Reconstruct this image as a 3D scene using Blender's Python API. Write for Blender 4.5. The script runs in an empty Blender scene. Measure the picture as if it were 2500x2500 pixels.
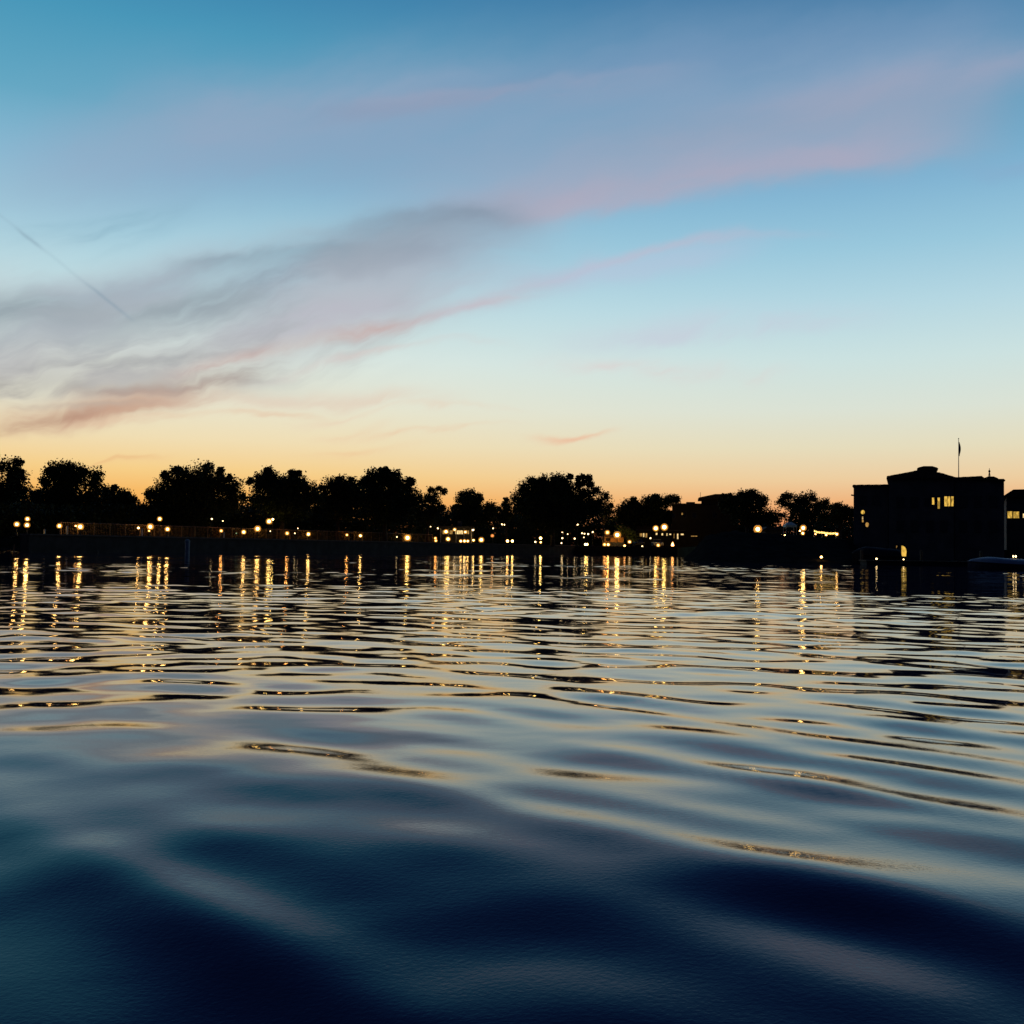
import bpy, bmesh, math, random
import numpy as np
from mathutils import Vector, Matrix

sc = bpy.context.scene
col = sc.collection
rng = np.random.default_rng(7)
random.seed(7)
R = math.radians

# ------------------------------------------------------------------ camera
CAM_H = 0.86
F_PX = 2507.0                      # focal length in pixels of a 2500 px frame
PITCH, ROLL = R(2.03), R(0.78)
cam_d = bpy.data.cameras.new('camera')
cam = bpy.data.objects.new('camera', cam_d)
col.objects.link(cam)
cam_d.sensor_width = 36.0
cam_d.lens = 36.0 * F_PX / 2500.0
cam_d.clip_start, cam_d.clip_end = 0.05, 6000
fw = Vector((0, math.cos(PITCH), math.sin(PITCH)))
rt0 = Vector((1, 0, 0))
up0 = rt0.cross(fw)
rt = rt0 * math.cos(ROLL) + up0 * math.sin(ROLL)
up = rt.cross(fw)
M = Matrix((rt, up, -fw)).transposed().to_4x4()
M.translation = Vector((0, 0, CAM_H))
cam.matrix_world = M
sc.camera = cam


FRAME = None


def at(px, py, Y):
    """world point at depth Y that the photograph shows at pixel (px, py) of its 2500 px frame"""
    d = fw * F_PX + rt * (px - 1250) + up * (1250 - py)
    o = Vector((0, 0, CAM_H))
    if FRAME:                              # a building turned by an angle about its own foot: work in its unturned frame
        qx, qy, th = FRAME
        Rm = Matrix.Rotation(-th, 3, 'Z')
        q = Vector((qx, qy, 0))
        o, d = q + Rm @ (o - q), Rm @ d
    return o + d * ((Y - o.y) / d.y)


def hexc(h, k=1.0):
    h = h.lstrip('#')
    v = [int(h[i:i + 2], 16) / 255 for i in (0, 2, 4)]
    return tuple(k * (c / 12.92 if c <= .04045 else ((c + .055) / 1.055) ** 2.4) for c in v) + (1.0,)


# ------------------------------------------------------------------ colour management
sc.view_settings.view_transform = 'Standard'
sc.view_settings.look = 'None'
sc.view_settings.exposure = 0
sc.view_settings.gamma = 1
sc.view_settings.use_curve_mapping = False
sc.render.engine = 'CYCLES'
sc.cycles.max_bounces = 5
sc.cycles.diffuse_bounces = 2
sc.cycles.glossy_bounces = 3
sc.cycles.sample_clamp_indirect = 12


# ------------------------------------------------------------------ node helper
class NT:
    def __init__(self, tree):
        self.t = tree
        self.n, self.l = tree.nodes, tree.links

    def new(self, kind, **kw):
        nd = self.n.new(kind)
        for k, v in kw.items():
            setattr(nd, k, v)
        return nd

    def put(self, sock, v):
        if v is None:
            return
        if isinstance(v, bpy.types.NodeSocket):
            self.l.new(v, sock)
        else:
            sock.default_value = v

    def m(self, op, a, b=None, c=None, clamp=False):
        nd = self.new('ShaderNodeMath', operation=op, use_clamp=clamp)
        for i, v in enumerate((a, b, c)):
            self.put(nd.inputs[i], v)
        return nd.outputs[0]

    def ss(self, x, a, b):
        """0 at a, 1 at b, smooth"""
        nd = self.new('ShaderNodeMapRange', interpolation_type='SMOOTHSTEP', clamp=True)
        self.put(nd.inputs['Value'], x)
        if a < b:
            nd.inputs['From Min'].default_value, nd.inputs['From Max'].default_value = a, b
        else:
            nd.inputs['From Min'].default_value, nd.inputs['From Max'].default_value = b, a
            nd.inputs['To Min'].default_value, nd.inputs['To Max'].default_value = 1, 0
        return nd.outputs['Result']

    def mix(self, f, a, b):
        nd = self.new('ShaderNodeMix', data_type='RGBA')
        self.put(nd.inputs[0], f)
        self.put(nd.inputs[6], a)
        self.put(nd.inputs[7], b)
        return nd.outputs[2]

    def ramp(self, f, stops):
        nd = self.new('ShaderNodeValToRGB')
        e = nd.color_ramp.elements
        while len(e) < len(stops):
            e.new(0.5)
        for i, (p, c) in enumerate(stops):
            e[i].position = p
            e[i].color = c
        self.put(nd.inputs[0], f)
        return nd.outputs[0]

    def xyz(self, a, b, c):
        nd = self.new('ShaderNodeCombineXYZ')
        for i, v in enumerate((a, b, c)):
            self.put(nd.inputs[i], v)
        return nd.outputs[0]

    def noise(self, vec, scale, detail=3, rough=.5, dist=0.0):
        nd = self.new('ShaderNodeTexNoise')
        self.put(nd.inputs['Vector'], vec)
        nd.inputs['Scale'].default_value = scale
        nd.inputs['Detail'].default_value = detail
        nd.inputs['Roughness'].default_value = rough
        nd.inputs['Distortion'].default_value = dist
        return nd.outputs[0]


# ------------------------------------------------------------------ world: dusk sky with streaky clouds
world = bpy.data.worlds.new('World')
sc.world = world
world.use_nodes = True
wt = NT(world.node_tree)
wt.n.clear()
w_out = wt.new('ShaderNodeOutputWorld')
tc = wt.new('ShaderNodeTexCoord')
sep = wt.new('ShaderNodeSeparateXYZ')
wt.l.new(tc.outputs['Generated'], sep.inputs[0])
DX, DY, DZ = sep.outputs
zc = wt.m('MAXIMUM', DZ, 0.0)


def sky_stops(rows):
    return [(math.sin(R(e)), hexc(h)) for e, h in rows]


zen = [(34, '#27518c'), (39, '#1a3670'), (47, '#101f50'), (62, '#0a1534'), (90, '#070f26')]
west_l = [(0.2, '#D8703A'), (1.5, '#EF9A48'), (2.6, '#F5B45E'), (3.9, '#F4CC86'), (5.6, '#EEDBB1'), (7.6, '#E6E3CC'),
          (10.2, '#DAE6DF'), (13, '#C2DDE1'), (16, '#A5CEDD'), (19, '#86BAD3'), (22, '#60A6C2'), (26, '#4595B7'),
          (29.5, '#367BA8')] + zen
west_r = [(0.2, '#D6785A'), (1.5, '#E79464'), (2.6, '#EDAF78'), (3.9, '#EBCB9E'), (5.6, '#E3DABB'), (7.6, '#D9E0D3'),
          (10.2, '#CAE0DF'), (13, '#B4D6E1'), (16, '#97C6DB'), (19, '#7FB2D1'), (22, '#5AA0C1'), (26, '#4081AA'),
          (29.5, '#376F9D')] + zen
east = [(0, '#151a26'), (6, '#1b2233'), (14, '#182236'), (30, '#101c33'), (60, '#08142a'), (90, '#061126')]
az = wt.m('ARCTAN2', DX, DY)
cl = wt.ramp(zc, sky_stops(west_l))
cr = wt.ramp(zc, sky_stops(west_r))
ce = wt.ramp(zc, sky_stops(east))
sky = wt.mix(wt.ss(az, -0.30, 0.36), cl, cr)
sky = wt.mix(wt.ss(DY, 0.55, -0.1), sky, ce)

# direction coordinates for the clouds: tangents of azimuth and elevation, ahead of the viewer
yy = wt.m('MAXIMUM', DY, 0.08)
U = wt.m('DIVIDE', DX, yy)
V = wt.m('DIVIDE', DZ, yy)
vec = wt.xyz(U, V, 0.0)
# streaky warp, stretched along the bands (they run up to the right)
ca, sa = math.cos(R(17)), math.sin(R(17))
A1 = wt.m('ADD', wt.m('MULTIPLY', U, ca), wt.m('MULTIPLY', V, sa))
B1 = wt.m('SUBTRACT', wt.m('MULTIPLY', V, ca), wt.m('MULTIPLY', U, sa))
n_big = wt.noise(vec, 5.0, 4, .55)
n_mid = wt.noise(wt.xyz(A1, wt.m('MULTIPLY', B1, 2.2), 1.7), 9.0, 4, .6)
# the fibres bend with the large eddies
Bw = wt.m('ADD', B1, wt.m('MULTIPLY', wt.m('SUBTRACT', n_big, .5), .10))
sv = wt.xyz(wt.m('MULTIPLY', A1, 2.6), wt.m('MULTIPLY', Bw, 10.0), 3.3)
sv2 = wt.xyz(wt.m('MULTIPLY', A1, 3.6), wt.m('MULTIPLY', Bw, 17.0), 8.1)
n_str = wt.noise(sv, 1.5, 5, .52, .12)
n_fine = wt.noise(sv2, 1.9, 5, .55, .2)
Vw = wt.m('ADD', V, wt.m('MULTIPLY', wt.m('SUBTRACT', n_big, .5), .050))
Vw = wt.m('ADD', Vw, wt.m('MULTIPLY', wt.m('SUBTRACT', n_mid, .5), .022))
Vw = wt.m('ADD', Vw, wt.m('MULTIPLY', wt.m('SUBTRACT', n_fine, .5), .016))
streak = wt.ss(n_str, .33, .66)
streak_f = wt.ss(n_fine, .36, .64)


def uv(ox, oy):
    """overview coordinates (1932 px) to direction tangents"""
    p = at(ox * 2500 / 1932, oy * 2500 / 1932, 1000.0)
    return p.x / 1000.0, (p.z - CAM_H) / 1000.0


def stroke(base, pts, wu, wd, color, alpha, soft=.10, tex=None, tmin=.35):
    """a cloud band along a parabola through three points; wu / wd = half widths above / below in overview px"""
    (u0, v0), (u1, v1), (u2, v2) = [uv(*p) for p in pts]
    c = np.polyfit([u0, u1, u2], [v0, v1, v2], 2)
    k = 2500 / 1932 / F_PX
    vc = wt.m('MULTIPLY_ADD', wt.m('MULTIPLY_ADD', U, float(c[0]), float(c[1])), U, float(c[2]))
    d = wt.m('SUBTRACT', Vw, vc)
    t = wt.m('MAXIMUM', wt.m('MULTIPLY', d, 1 / (wu * k)), wt.m('MULTIPLY', d, -1 / (wd * k)))
    g = wt.m('EXPONENT', wt.m('MULTIPLY', wt.m('MULTIPLY', t, t), -1.0))
    g = wt.m('MULTIPLY', g, wt.ss(U, u0 - soft * .5, u0 + soft))
    g = wt.m('MULTIPLY', g, wt.ss(U, u2 + soft * .5, u2 - soft))
    if tex is not None:
        g = wt.m('MULTIPLY', g, wt.m('MULTIPLY_ADD', tex, 1 - tmin, tmin))
    g = wt.m('MULTIPLY', g, alpha, clamp=True)
    return wt.mix(g, base, hexc(color))


# high mauve veil
sky = stroke(sky, [(-100, 360), (760, 235), (2050, 110)], 150, 100, '#8ea4c1', .62, .25, streak, .75)
sky = stroke(sky, [(40, 320), (420, 230), (1000, 150)], 70, 70, '#9fa8c0', .46, .20, streak, .6)
sky = stroke(sky, [(400, 330), (1250, 250), (2000, 120)], 100, 70, '#8ca3c0', .56, .22, streak, .7)
sky = stroke(sky, [(820, 190), (1250, 110), (2050, 20)], 60, 46, '#6a90b6', .36, .16, streak_f, .6)
sky = stroke(sky, [(560, 215), (850, 190), (1080, 145)], 22, 26, '#7f93b0', .50, .10, streak_f, .4)
sky = stroke(sky, [(640, 200), (1000, 165), (1300, 130)], 12, 40, '#a7a6bc', .36, .10, streak_f, .5)
sky = stroke(sky, [(1400, 205), (1800, 155), (2100, 85)], 46, 40, '#a3a5bc', .62, .14, streak, .65)
sky = stroke(sky, [(1100, 300), (1450, 240), (1850, 190)], 50, 50, '#93a0b8', .50, .14, streak, .6)
# broad pinkish band with a crisper lower edge
sky = stroke(sky, [(720, 410), (1250, 338), (1880, 262)], 90, 34, '#a2a8be', .74, .14, streak, .75)
sky = stroke(sky, [(840, 412), (1120, 380), (1560, 320)], 36, 24, '#b9a8b8', .60, .12, streak, .55)
sky = stroke(sky, [(1250, 335), (1500, 312), (1800, 270)], 46, 26, '#b0a8bd', .60, .12, streak, .6)
# grey mass on the left
sky = stroke(sky, [(-300, 640), (420, 545), (1000, 430)], 70, 110, '#a4b0c0', .52, .14, streak, .30)
sky = stroke(sky, [(-200, 640), (420, 520), (960, 400)], 40, 58, '#8294a6', .78, .12, streak, .30)
sky = stroke(sky, [(330, 505), (500, 486), (720, 476)], 12, 24, '#6f899a', .72, .05, streak, .30)
sky = stroke(sky, [(620, 450), (800, 410), (1000, 404)], 18, 34, '#7d91a4', .70, .06, streak, .30)
sky = stroke(sky, [(380, 560), (640, 500), (900, 450)], 22, 32, '#7c8fa1', .7, .08, streak_f, .22)
sky = stroke(sky, [(40, 425), (190, 412), (340, 380)], 12, 40, '#78a3b8', .60, .08, streak_f, .22)
sky = stroke(sky, [(-250, 596), (120, 588), (560, 565)], 26, 26, '#83969f', .75, .10, streak_f, .22)
sky = stroke(sky, [(300, 590), (700, 520), (1060, 440)], 55, 60, '#a3abbc', .50, .12, streak, .30)
# pinkish grey veil below it down to the rosy lower edge
sky = stroke(sky, [(-300, 720), (300, 660), (900, 560)], 75, 50, '#b6b6ba', .62, .14, streak, .30)
sky = stroke(sky, [(420, 640), (850, 580), (1100, 520)], 50, 26, '#b9b4c4', .60, .08, streak, .30)
sky = stroke(sky, [(600, 640), (900, 580), (1060, 525)], 16, 13, '#c9b0b8', .50, .07, streak_f, .22)
sky = stroke(sky, [(920, 562), (1160, 494), (1500, 445)], 11, 9, '#c6b4c6', .48, .16, streak, .30)
sky = stroke(sky, [(1000, 520), (1250, 500), (1440, 468)], 22, 26, '#b9c0d8', .45, .08)
sky = stroke(sky, [(-250, 735), (300, 690), (800, 612)], 50, 42, '#b8b0ae', .70, .12, streak_f, .22)
sky = stroke(sky, [(330, 705), (560, 655), (780, 614)], 16, 11, '#d0a397', .95, .06, streak_f, .22)
sky = stroke(sky, [(60, 700), (180, 690), (420, 665)], 10, 10, '#a3a5a3', .55, .05, streak_f, .22)
sky = stroke(sky, [(120, 742), (330, 728), (520, 688)], 15, 9, '#a89a92', .92, .05, streak_f, .22)
sky = stroke(sky, [(-200, 742), (40, 736), (160, 724)], 18, 17, '#9a9690', .95, .05, streak_f, .22)
sky = stroke(sky, [(-220, 852), (60, 798), (440, 735)], 30, 18, '#c9a188', .98, .09, streak_f, .22)
sky = stroke(sky, [(-100, 850), (60, 800), (200, 770)], 8, 8, '#b48c76', .85, .05, streak_f, .22)
sky = stroke(sky, [(300, 757), (560, 748), (860, 762)], 18, 13, '#e0c4b0', .50, .08, streak_f, .22)
sky = stroke(sky, [(590, 816), (670, 808), (730, 796)], 6, 9, '#e8bb9a', .6, .03, streak_f, .22)
sky = stroke(sky, [(660, 820), (800, 811), (970, 802)], 5, 7, '#e8bb99', .65, .06, streak_f, .22)
sky = stroke(sky, [(560, 853), (680, 844), (790, 838)], 5, 8, '#eab78c', .6, .05, streak_f, .22)
sky = stroke(sky, [(140, 868), (230, 860), (310, 856)], 4, 7, '#e5b27f', .5, .04)
sky = stroke(sky, [(1010, 825), (1075, 819), (1150, 811)], 5, 8, '#eab596', .75, .04)
sky = stroke(sky, [(1000, 688), (1150, 693), (1480, 705)], 18, 14, '#dcccca', .62, .09, streak_f, .22)
sky = stroke(sky, [(1060, 645), (1300, 628), (1640, 600)], 30, 24, '#c6c9d8', .62, .12, streak_f, .22)
sky = stroke(sky, [(1820, 312), (1900, 318), (2050, 302)], 16, 20, '#86abcb', .5, .06)
sky = stroke(sky, [(-300, 670), (250, 650), (760, 600)], 110, 80, '#9aa2aa', .50, .14, streak_f, .0)
sky = stroke(sky, [(-300, 610), (250, 560), (800, 480)], 80, 60, '#c9cdd2', .30, .14, streak, .0)
for pts, wu_, wd_, c_, a_ in (([(-120, 705), (90, 700), (330, 676)], 5, 8, '#a7a8a8', .5), ([(-120, 772), (80, 768), (300, 752)], 4, 7, '#b9a99c', .5),
                              ([(120, 800), (330, 776), (620, 775)], 5, 7, '#e3bfa2', .5), ([(520, 700), (760, 655), (960, 650)], 6, 9, '#d9bdb9', .5),
                              ([(560, 790), (760, 770), (980, 772)], 4, 6, '#e6c8b0', .4)):
    sky = stroke(sky, pts, wu_, wd_, c_, a_, .06, streak_f, .25)
# aircraft trail: a thin darker line falling to the right
(tu0, tv0), (tu1, tv1) = uv(-10, 398), uv(285, 632)
tl = math.hypot(tu1 - tu0, tv1 - tv0)
dux, duy = (tu1 - tu0) / tl, (tv1 - tv0) / tl
rel_u, rel_v = wt.m('SUBTRACT', U, tu0), wt.m('SUBTRACT', V, tv0)
along = wt.m('ADD', wt.m('MULTIPLY', rel_u, dux), wt.m('MULTIPLY', rel_v, duy))
off = wt.m('SUBTRACT', wt.m('MULTIPLY', rel_v, dux), wt.m('MULTIPLY', rel_u, duy))
off = wt.m('ADD', off, wt.m('MULTIPLY', wt.m('SUBTRACT', wt.noise(vec, 45, 2), .5), .0022))
tg = wt.m('EXPONENT', wt.m('MULTIPLY', wt.m('MULTIPLY', off, off), -1 / (.0019 ** 2)))
tg = wt.m('MULTIPLY', tg, wt.m('MULTIPLY', wt.ss(along, -.02, .01), wt.ss(along, tl, tl - .05)))
tg = wt.m('MULTIPLY', tg, wt.m('MULTIPLY_ADD', wt.ss(wt.noise(wt.xyz(along, 0.0, 5.0), 17, 1), .42, .6), .6, .25))
sky = wt.mix(wt.m('MULTIPLY', tg, .45, clamp=True), sky, hexc('#7f97a8'))

bg = wt.new('ShaderNodeBackground')
wt.l.new(sky, bg.inputs[0])
bg.inputs[1].default_value = 1.0
nish = wt.new('ShaderNodeTexSky', sky_type='NISHITA')
nish.sun_disc = False
nish.sun_elevation = R(-3)
nish.sun_rotation = R(-14)
bg2 = wt.new('ShaderNodeBackground')
wt.l.new(nish.outputs[0], bg2.inputs[0])
bg2.inputs[1].default_value = 0.05
ad = wt.new('ShaderNodeAddShader')
wt.l.new(bg.outputs[0], ad.inputs[0])
wt.l.new(bg2.outputs[0], ad.inputs[1])
wt.l.new(ad.outputs[0], w_out.inputs[0])


# ------------------------------------------------------------------ materials
def mat(name, base, rough=.8, var=.25, scale=3.0, metal=0.0, spec=.3):
    m = bpy.data.materials.new(name)
    m.use_nodes = True
    t = NT(m.node_tree)
    b = m.node_tree.nodes['Principled BSDF']
    g = t.new('ShaderNodeNewGeometry')
    n = t.noise(g.outputs['Position'], scale, 5, .6)
    lo = tuple(c * (1 - var) for c in base) + (1,)
    hi = tuple(min(1, c * (1 + var)) for c in base) + (1,)
    t.l.new(t.ramp(n, [(.3, lo), (.7, hi)]), b.inputs['Base Color'])
    b.inputs['Roughness'].default_value = rough
    b.inputs['Metallic'].default_value = metal
    b.inputs['Specular IOR Level'].default_value = spec
    return m


def emat(name, c, s):
    m = bpy.data.materials.new(name)
    m.use_nodes = True
    t = NT(m.node_tree)
    t.n.clear()
    o = t.new('ShaderNodeOutputMaterial')
    e = t.new('ShaderNodeEmission')
    e.inputs[0].default_value = tuple(c) + (1,)
    e.inputs[1].default_value = s
    t.l.new(e.outputs[0], o.inputs[0])
    return m


def winmat(name, c, s):
    m = emat(name, c, s)
    t = NT(m.node_tree)
    e = [n for n in t.n if n.type == 'EMISSION'][0]
    g = t.new('ShaderNodeNewGeometry')
    mp_ = t.new('ShaderNodeMapping')
    mp_.inputs['Scale'].default_value = (3.2, 1.0, .9)
    t.l.new(g.outputs['Position'], mp_.inputs['Vector'])
    n1 = t.noise(mp_.outputs[0], 2.2, 3, .6)
    t.l.new(t.m('MULTIPLY', t.m('MULTIPLY_ADD', t.ss(n1, .34, .62), .75, .35), s), e.inputs[1])
    return m


def halomat(name, c, s, solid):
    m = bpy.data.materials.new(name)
    m.use_nodes = True
    t = NT(m.node_tree)
    t.n.clear()
    o = t.new('ShaderNodeOutputMaterial')
    e = t.new('ShaderNodeEmission')
    e.inputs[0].default_value = tuple(c) + (1,)
    e.inputs[1].default_value = s
    tr = t.new('ShaderNodeBsdfTransparent')
    mx = t.new('ShaderNodeMixShader')
    mx.inputs[0].default_value = solid
    t.l.new(tr.outputs[0], mx.inputs[1])
    t.l.new(e.outputs[0], mx.inputs[2])
    t.l.new(mx.outputs[0], o.inputs[0])
    return m


def leafmat(name, a, b):
    m = bpy.data.materials.new(name)
    m.use_nodes = True
    t = NT(m.node_tree)
    p = m.node_tree.nodes['Principled BSDF']
    g = t.new('ShaderNodeNewGeometry')
    n = t.noise(g.outputs['Position'], .9, 4, .6)
    t.l.new(t.ramp(n, [(.35, a + (1,)), (.65, b + (1,))]), p.inputs['Base Color'])
    p.inputs['Roughness'].default_value = .75
    p.inputs['Specular IOR Level'].default_value = .15
    return m


MT = dict(
    leaf=leafmat('foliage', (.018, .028, .010), (.040, .058, .020)),
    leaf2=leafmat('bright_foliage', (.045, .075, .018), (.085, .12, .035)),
    bark=mat('bark', (.055, .042, .032), .9, .35, 5),
    stone=mat('stone_wall', (.042, .04, .038), .9, .35, 1.2),
    cap=mat('coping_stone', (.11, .095, .08), .85, .3, 2),
    soil=mat('soil', (.05, .052, .035), .95, .4, .6, 0, 0.0),
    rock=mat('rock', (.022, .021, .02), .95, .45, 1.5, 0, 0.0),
    fence=mat('fence_metal', (.14, .085, .045), .55, .2, 4),
    iron=mat('black_iron', (.02, .02, .022), .5, .2, 6),
    white=mat('white_paint', (.62, .60, .57), .6, .12, 4),
    wallp=mat('render_wall', (.10, .098, .10), .9, .3, .9, 0, .1),
    wallo=mat('tan_orange_glow', (.60, .30, .09), .85, .2, 1.5),  # tan pushed to orange, lamp glow put into the colour
    roof=mat('roof_tile', (.05, .03, .024), .85, .35, 5),
    roofd=mat('dark_roof', (.05, .05, .055), .8, .3, 3),
    glass=mat('dark_glass', (.012, .014, .018), .08, .1, 2, 0, .5),
    wood=mat('weathered_wood', (.11, .085, .06), .85, .35, 5),
    pile=mat('pale_pile', (.22, .27, .33), .7, .25, 6),
    canvas=mat('pale_blue_canvas', (.24, .31, .42), .6, .12, 3),
    tent=mat('teal_canvas', (.45, .72, .76), .7, .1, 3),
    hull=mat('boat_hull', (.06, .07, .10), .35, .1, 2, 0, .5),
    carp=mat('car_paint', (.30, .31, .32), .3, .08, 2, 0, .5),
    card=mat('dark_car_paint', (.03, .033, .04), .45, .08, 2, 0, .3),
    wallk=mat('dark_wall', (.028, .025, .022), .9, .25, .8, 0, .1),
    tarp=mat('dark_tarpaulin', (.02, .022, .03), .8, .15, 3, 0, .1),
    rubber=mat('rubber', (.02, .02, .02), .85, .1, 5),
    flag=mat('flag_cloth', (.05, .05, .08), .8, .3, 3),
    warm=emat('warm_light', (1, .52, .13), 23),
    yellow=emat('yellow_light', (1, .62, .15), 25),
    whitel=emat('white_light', (1, .68, .30), 6),
    orange=emat('orange_light', (1, .40, .10), 12),
    redl=emat('red_light', (1, .10, .06), 4),
    halo_shell=halomat('lens_halo', (1, .40, .06), 1.5, .26),  # dim glowing shell standing in for the lens halo round a lamp
    bulb=emat('bulb_light', (1, .62, .16), 2.6),
    green=emat('green_light', (.55, .80, .40), .5),
    win=winmat('lit_window', (1, .60, .10), .85),
    winw=winmat('lit_window_white', (1, .68, .28), 1.3),
    wind=winmat('lit_window_dim', (1, .54, .14), .5),
)


# ------------------------------------------------------------------ mesh helpers
class MB:
    def __init__(self):
        self.v, self.f = [], []

    def add(self, vs, fs):
        o = len(self.v)
        self.v += [tuple(p) for p in vs]
        self.f += [tuple(i + o for i in f) for f in fs]
        return self

    def box(self, x0, x1, y0, y1, z0, z1, bev=0.0):
        if bev:
            b = bev
            rings = [(b, 0), (0, b)]
            vs, fs = [], []
            levels = [(z0, b), (z0 + b, 0), (z1 - b, 0), (z1, b)]
            for z, i in levels:
                c = [(x0 + b, y0 + i), (x1 - b, y0 + i), (x1 - i, y0 + b), (x1 - i, y1 - b), (x1 - b, y1 - i),
                     (x0 + b, y1 - i), (x0 + i, y1 - b), (x0 + i, y0 + b)]
                vs += [(x, y, z) for x, y in c]
            for k in range(3):
                for j in range(8):
                    a, c = k * 8 + j, k * 8 + (j + 1) % 8
                    fs.append((a, c, c + 8, a + 8))
            fs.append(tuple(range(7, -1, -1)))
            fs.append(tuple(range(24, 32)))
            return self.add(vs, fs)
        vs = [(x0, y0, z0), (x1, y0, z0), (x1, y1, z0), (x0, y1, z0), (x0, y0, z1), (x1, y0, z1), (x1, y1, z1), (x0, y1, z1)]
        return self.add(vs, [(3, 2, 1, 0), (4, 5, 6, 7), (0, 1, 5, 4), (1, 2, 6, 5), (2, 3, 7, 6), (3, 0, 4, 7)])

    def tube(self, pts, rad, n=8):
        pts = [Vector(p) for p in pts]
        rad = rad if hasattr(rad, '__len__') else [rad] * len(pts)
        vs, fs = [], []
        for i, p in enumerate(pts):
            d = (pts[min(i + 1, len(pts) - 1)] - pts[max(i - 1, 0)]).normalized()
            a = d.cross(Vector((0, 1, 0)) if abs(d.y) < .9 else Vector((1, 0, 0))).normalized()
            b = d.cross(a)
            for k in range(n):
                t = 2 * math.pi * k / n
                vs.append(p + (a * math.cos(t) + b * math.sin(t)) * rad[i])
        for i in range(len(pts) - 1):
            for k in range(n):
                q, r = i * n + k, i * n + (k + 1) % n
                fs.append((q, r, r + n, q + n))
        fs.append(tuple(range(n - 1, -1, -1)))
        fs.append(tuple((len(pts) - 1) * n + k for k in range(n)))
        return self.add(vs, fs)

    def lathe(self, cx, cy, prof, n=12):
        vs, fs = [], []
        for r, z in prof:
            for k in range(n):
                t = 2 * math.pi * k / n
                vs.append((cx + r * math.cos(t), cy + r * math.sin(t), z))
        for i in range(len(prof) - 1):
            for k in range(n):
                q, r = i * n + k, i * n + (k + 1) % n
                fs.append((q, r, r + n, q + n))
        fs.append(tuple(range(n - 1, -1, -1)))
        fs.append(tuple((len(prof) - 1) * n + k for k in range(n)))
        return self.add(vs, fs)

    def prism(self, poly, y0, y1):
        """outline in x/z extruded along y"""
        n = len(poly)
        vs = [(x, y0, z) for x, z in poly] + [(x, y1, z) for x, z in poly]
        fs = [tuple(range(n)), tuple(range(2 * n - 1, n - 1, -1))]
        fs += [(i, i + n, (i + 1) % n + n, (i + 1) % n) for i in range(n)]
        return self.add(vs, fs)

    def build(self, name, m, parent=None, smooth=False, loc=None):
        me = bpy.data.meshes.new(name)
        vs = self.v
        if loc is not None:
            vs = [(a - loc[0], b - loc[1], c - loc[2]) for a, b, c in vs]
        me.from_pydata(vs, [], self.f)
        me.validate()
        bm = bmesh.new()
        bm.from_mesh(me)
        bmesh.ops.recalc_face_normals(bm, faces=bm.faces)
        bm.to_mesh(me)
        bm.free()
        if smooth:
            me.polygons.foreach_set('use_smooth', [True] * len(me.polygons))
        me.materials.append(m)
        o = bpy.data.objects.new(name, me)
        col.objects.link(o)
        if parent is not None:
            o.parent = parent
            if loc is None:
                o.matrix_parent_inverse = Matrix.Translation(-parent.location)
        elif loc is not None:
            o.location = loc
        return o


def tag(o, label=None, cat=None, group=None, kind=None):
    for k, v in (('label', label), ('category', cat), ('group', group), ('kind', kind)):
        if v:
            o[k] = v
    return o


def thing(name, loc, label, cat, group=None):
    o = bpy.data.objects.new(name, None)
    o.empty_display_size = .3
    col.objects.link(o)
    o.location = loc
    return tag(o, label, cat, group)


# ------------------------------------------------------------------ water
GROUND = 1.35


def wall_Y(px):
    return 1.0 / (.01248 - .0000048 * px)


def steps(a, b, fn):
    out, v = [a], a
    while v < b:
        v += fn(v)
        out.append(v)
    return np.array(out)


ypos = steps(0.0, 1500, lambda y: .028 + .0010 * min(y, 200) + max(0, y - 200) * .05)
yneg = -steps(.04, 600, lambda y: .05 + .06 * y)[::-1]
ys = np.concatenate([yneg, ypos])
xp = steps(.02, 1500, lambda x: .040 + .0048 * min(x, 60) + max(0, x - 60) * .02)
xs = np.concatenate([-xp[::-1], xp])
GX, GY = np.meshgrid(xs, ys)
spx = np.gradient(xs)[None, :] * np.ones_like(GY)
spy = np.gradient(ys)[:, None] * np.ones_like(GX)
spc = np.maximum(spy, spx * .6)
Z = np.zeros_like(GX)


def vnoise(x, y, seed, n=7, lo=.02, hi=.09):
    r = np.random.default_rng(seed)
    out = np.zeros_like(x)
    for _ in range(n):
        k = r.uniform(lo, hi) * 2 * math.pi
        a = r.uniform(0, 2 * math.pi)
        out += np.sin(x * k * math.cos(a) * .45 + y * k * math.sin(a) + r.uniform(0, 6.28))
    return out / math.sqrt(n / 2)


patch = np.clip(1 + .30 * vnoise(GX, GY, 3) + .30 * vnoise(GX, GY, 9, 9, .05, .22), .30, 1.9)
patch = 1 + (patch - 1) * np.clip((np.hypot(GX, GY) - 4) / 8, 0, 1)
wr = np.random.default_rng(21)
comps = []
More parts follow.
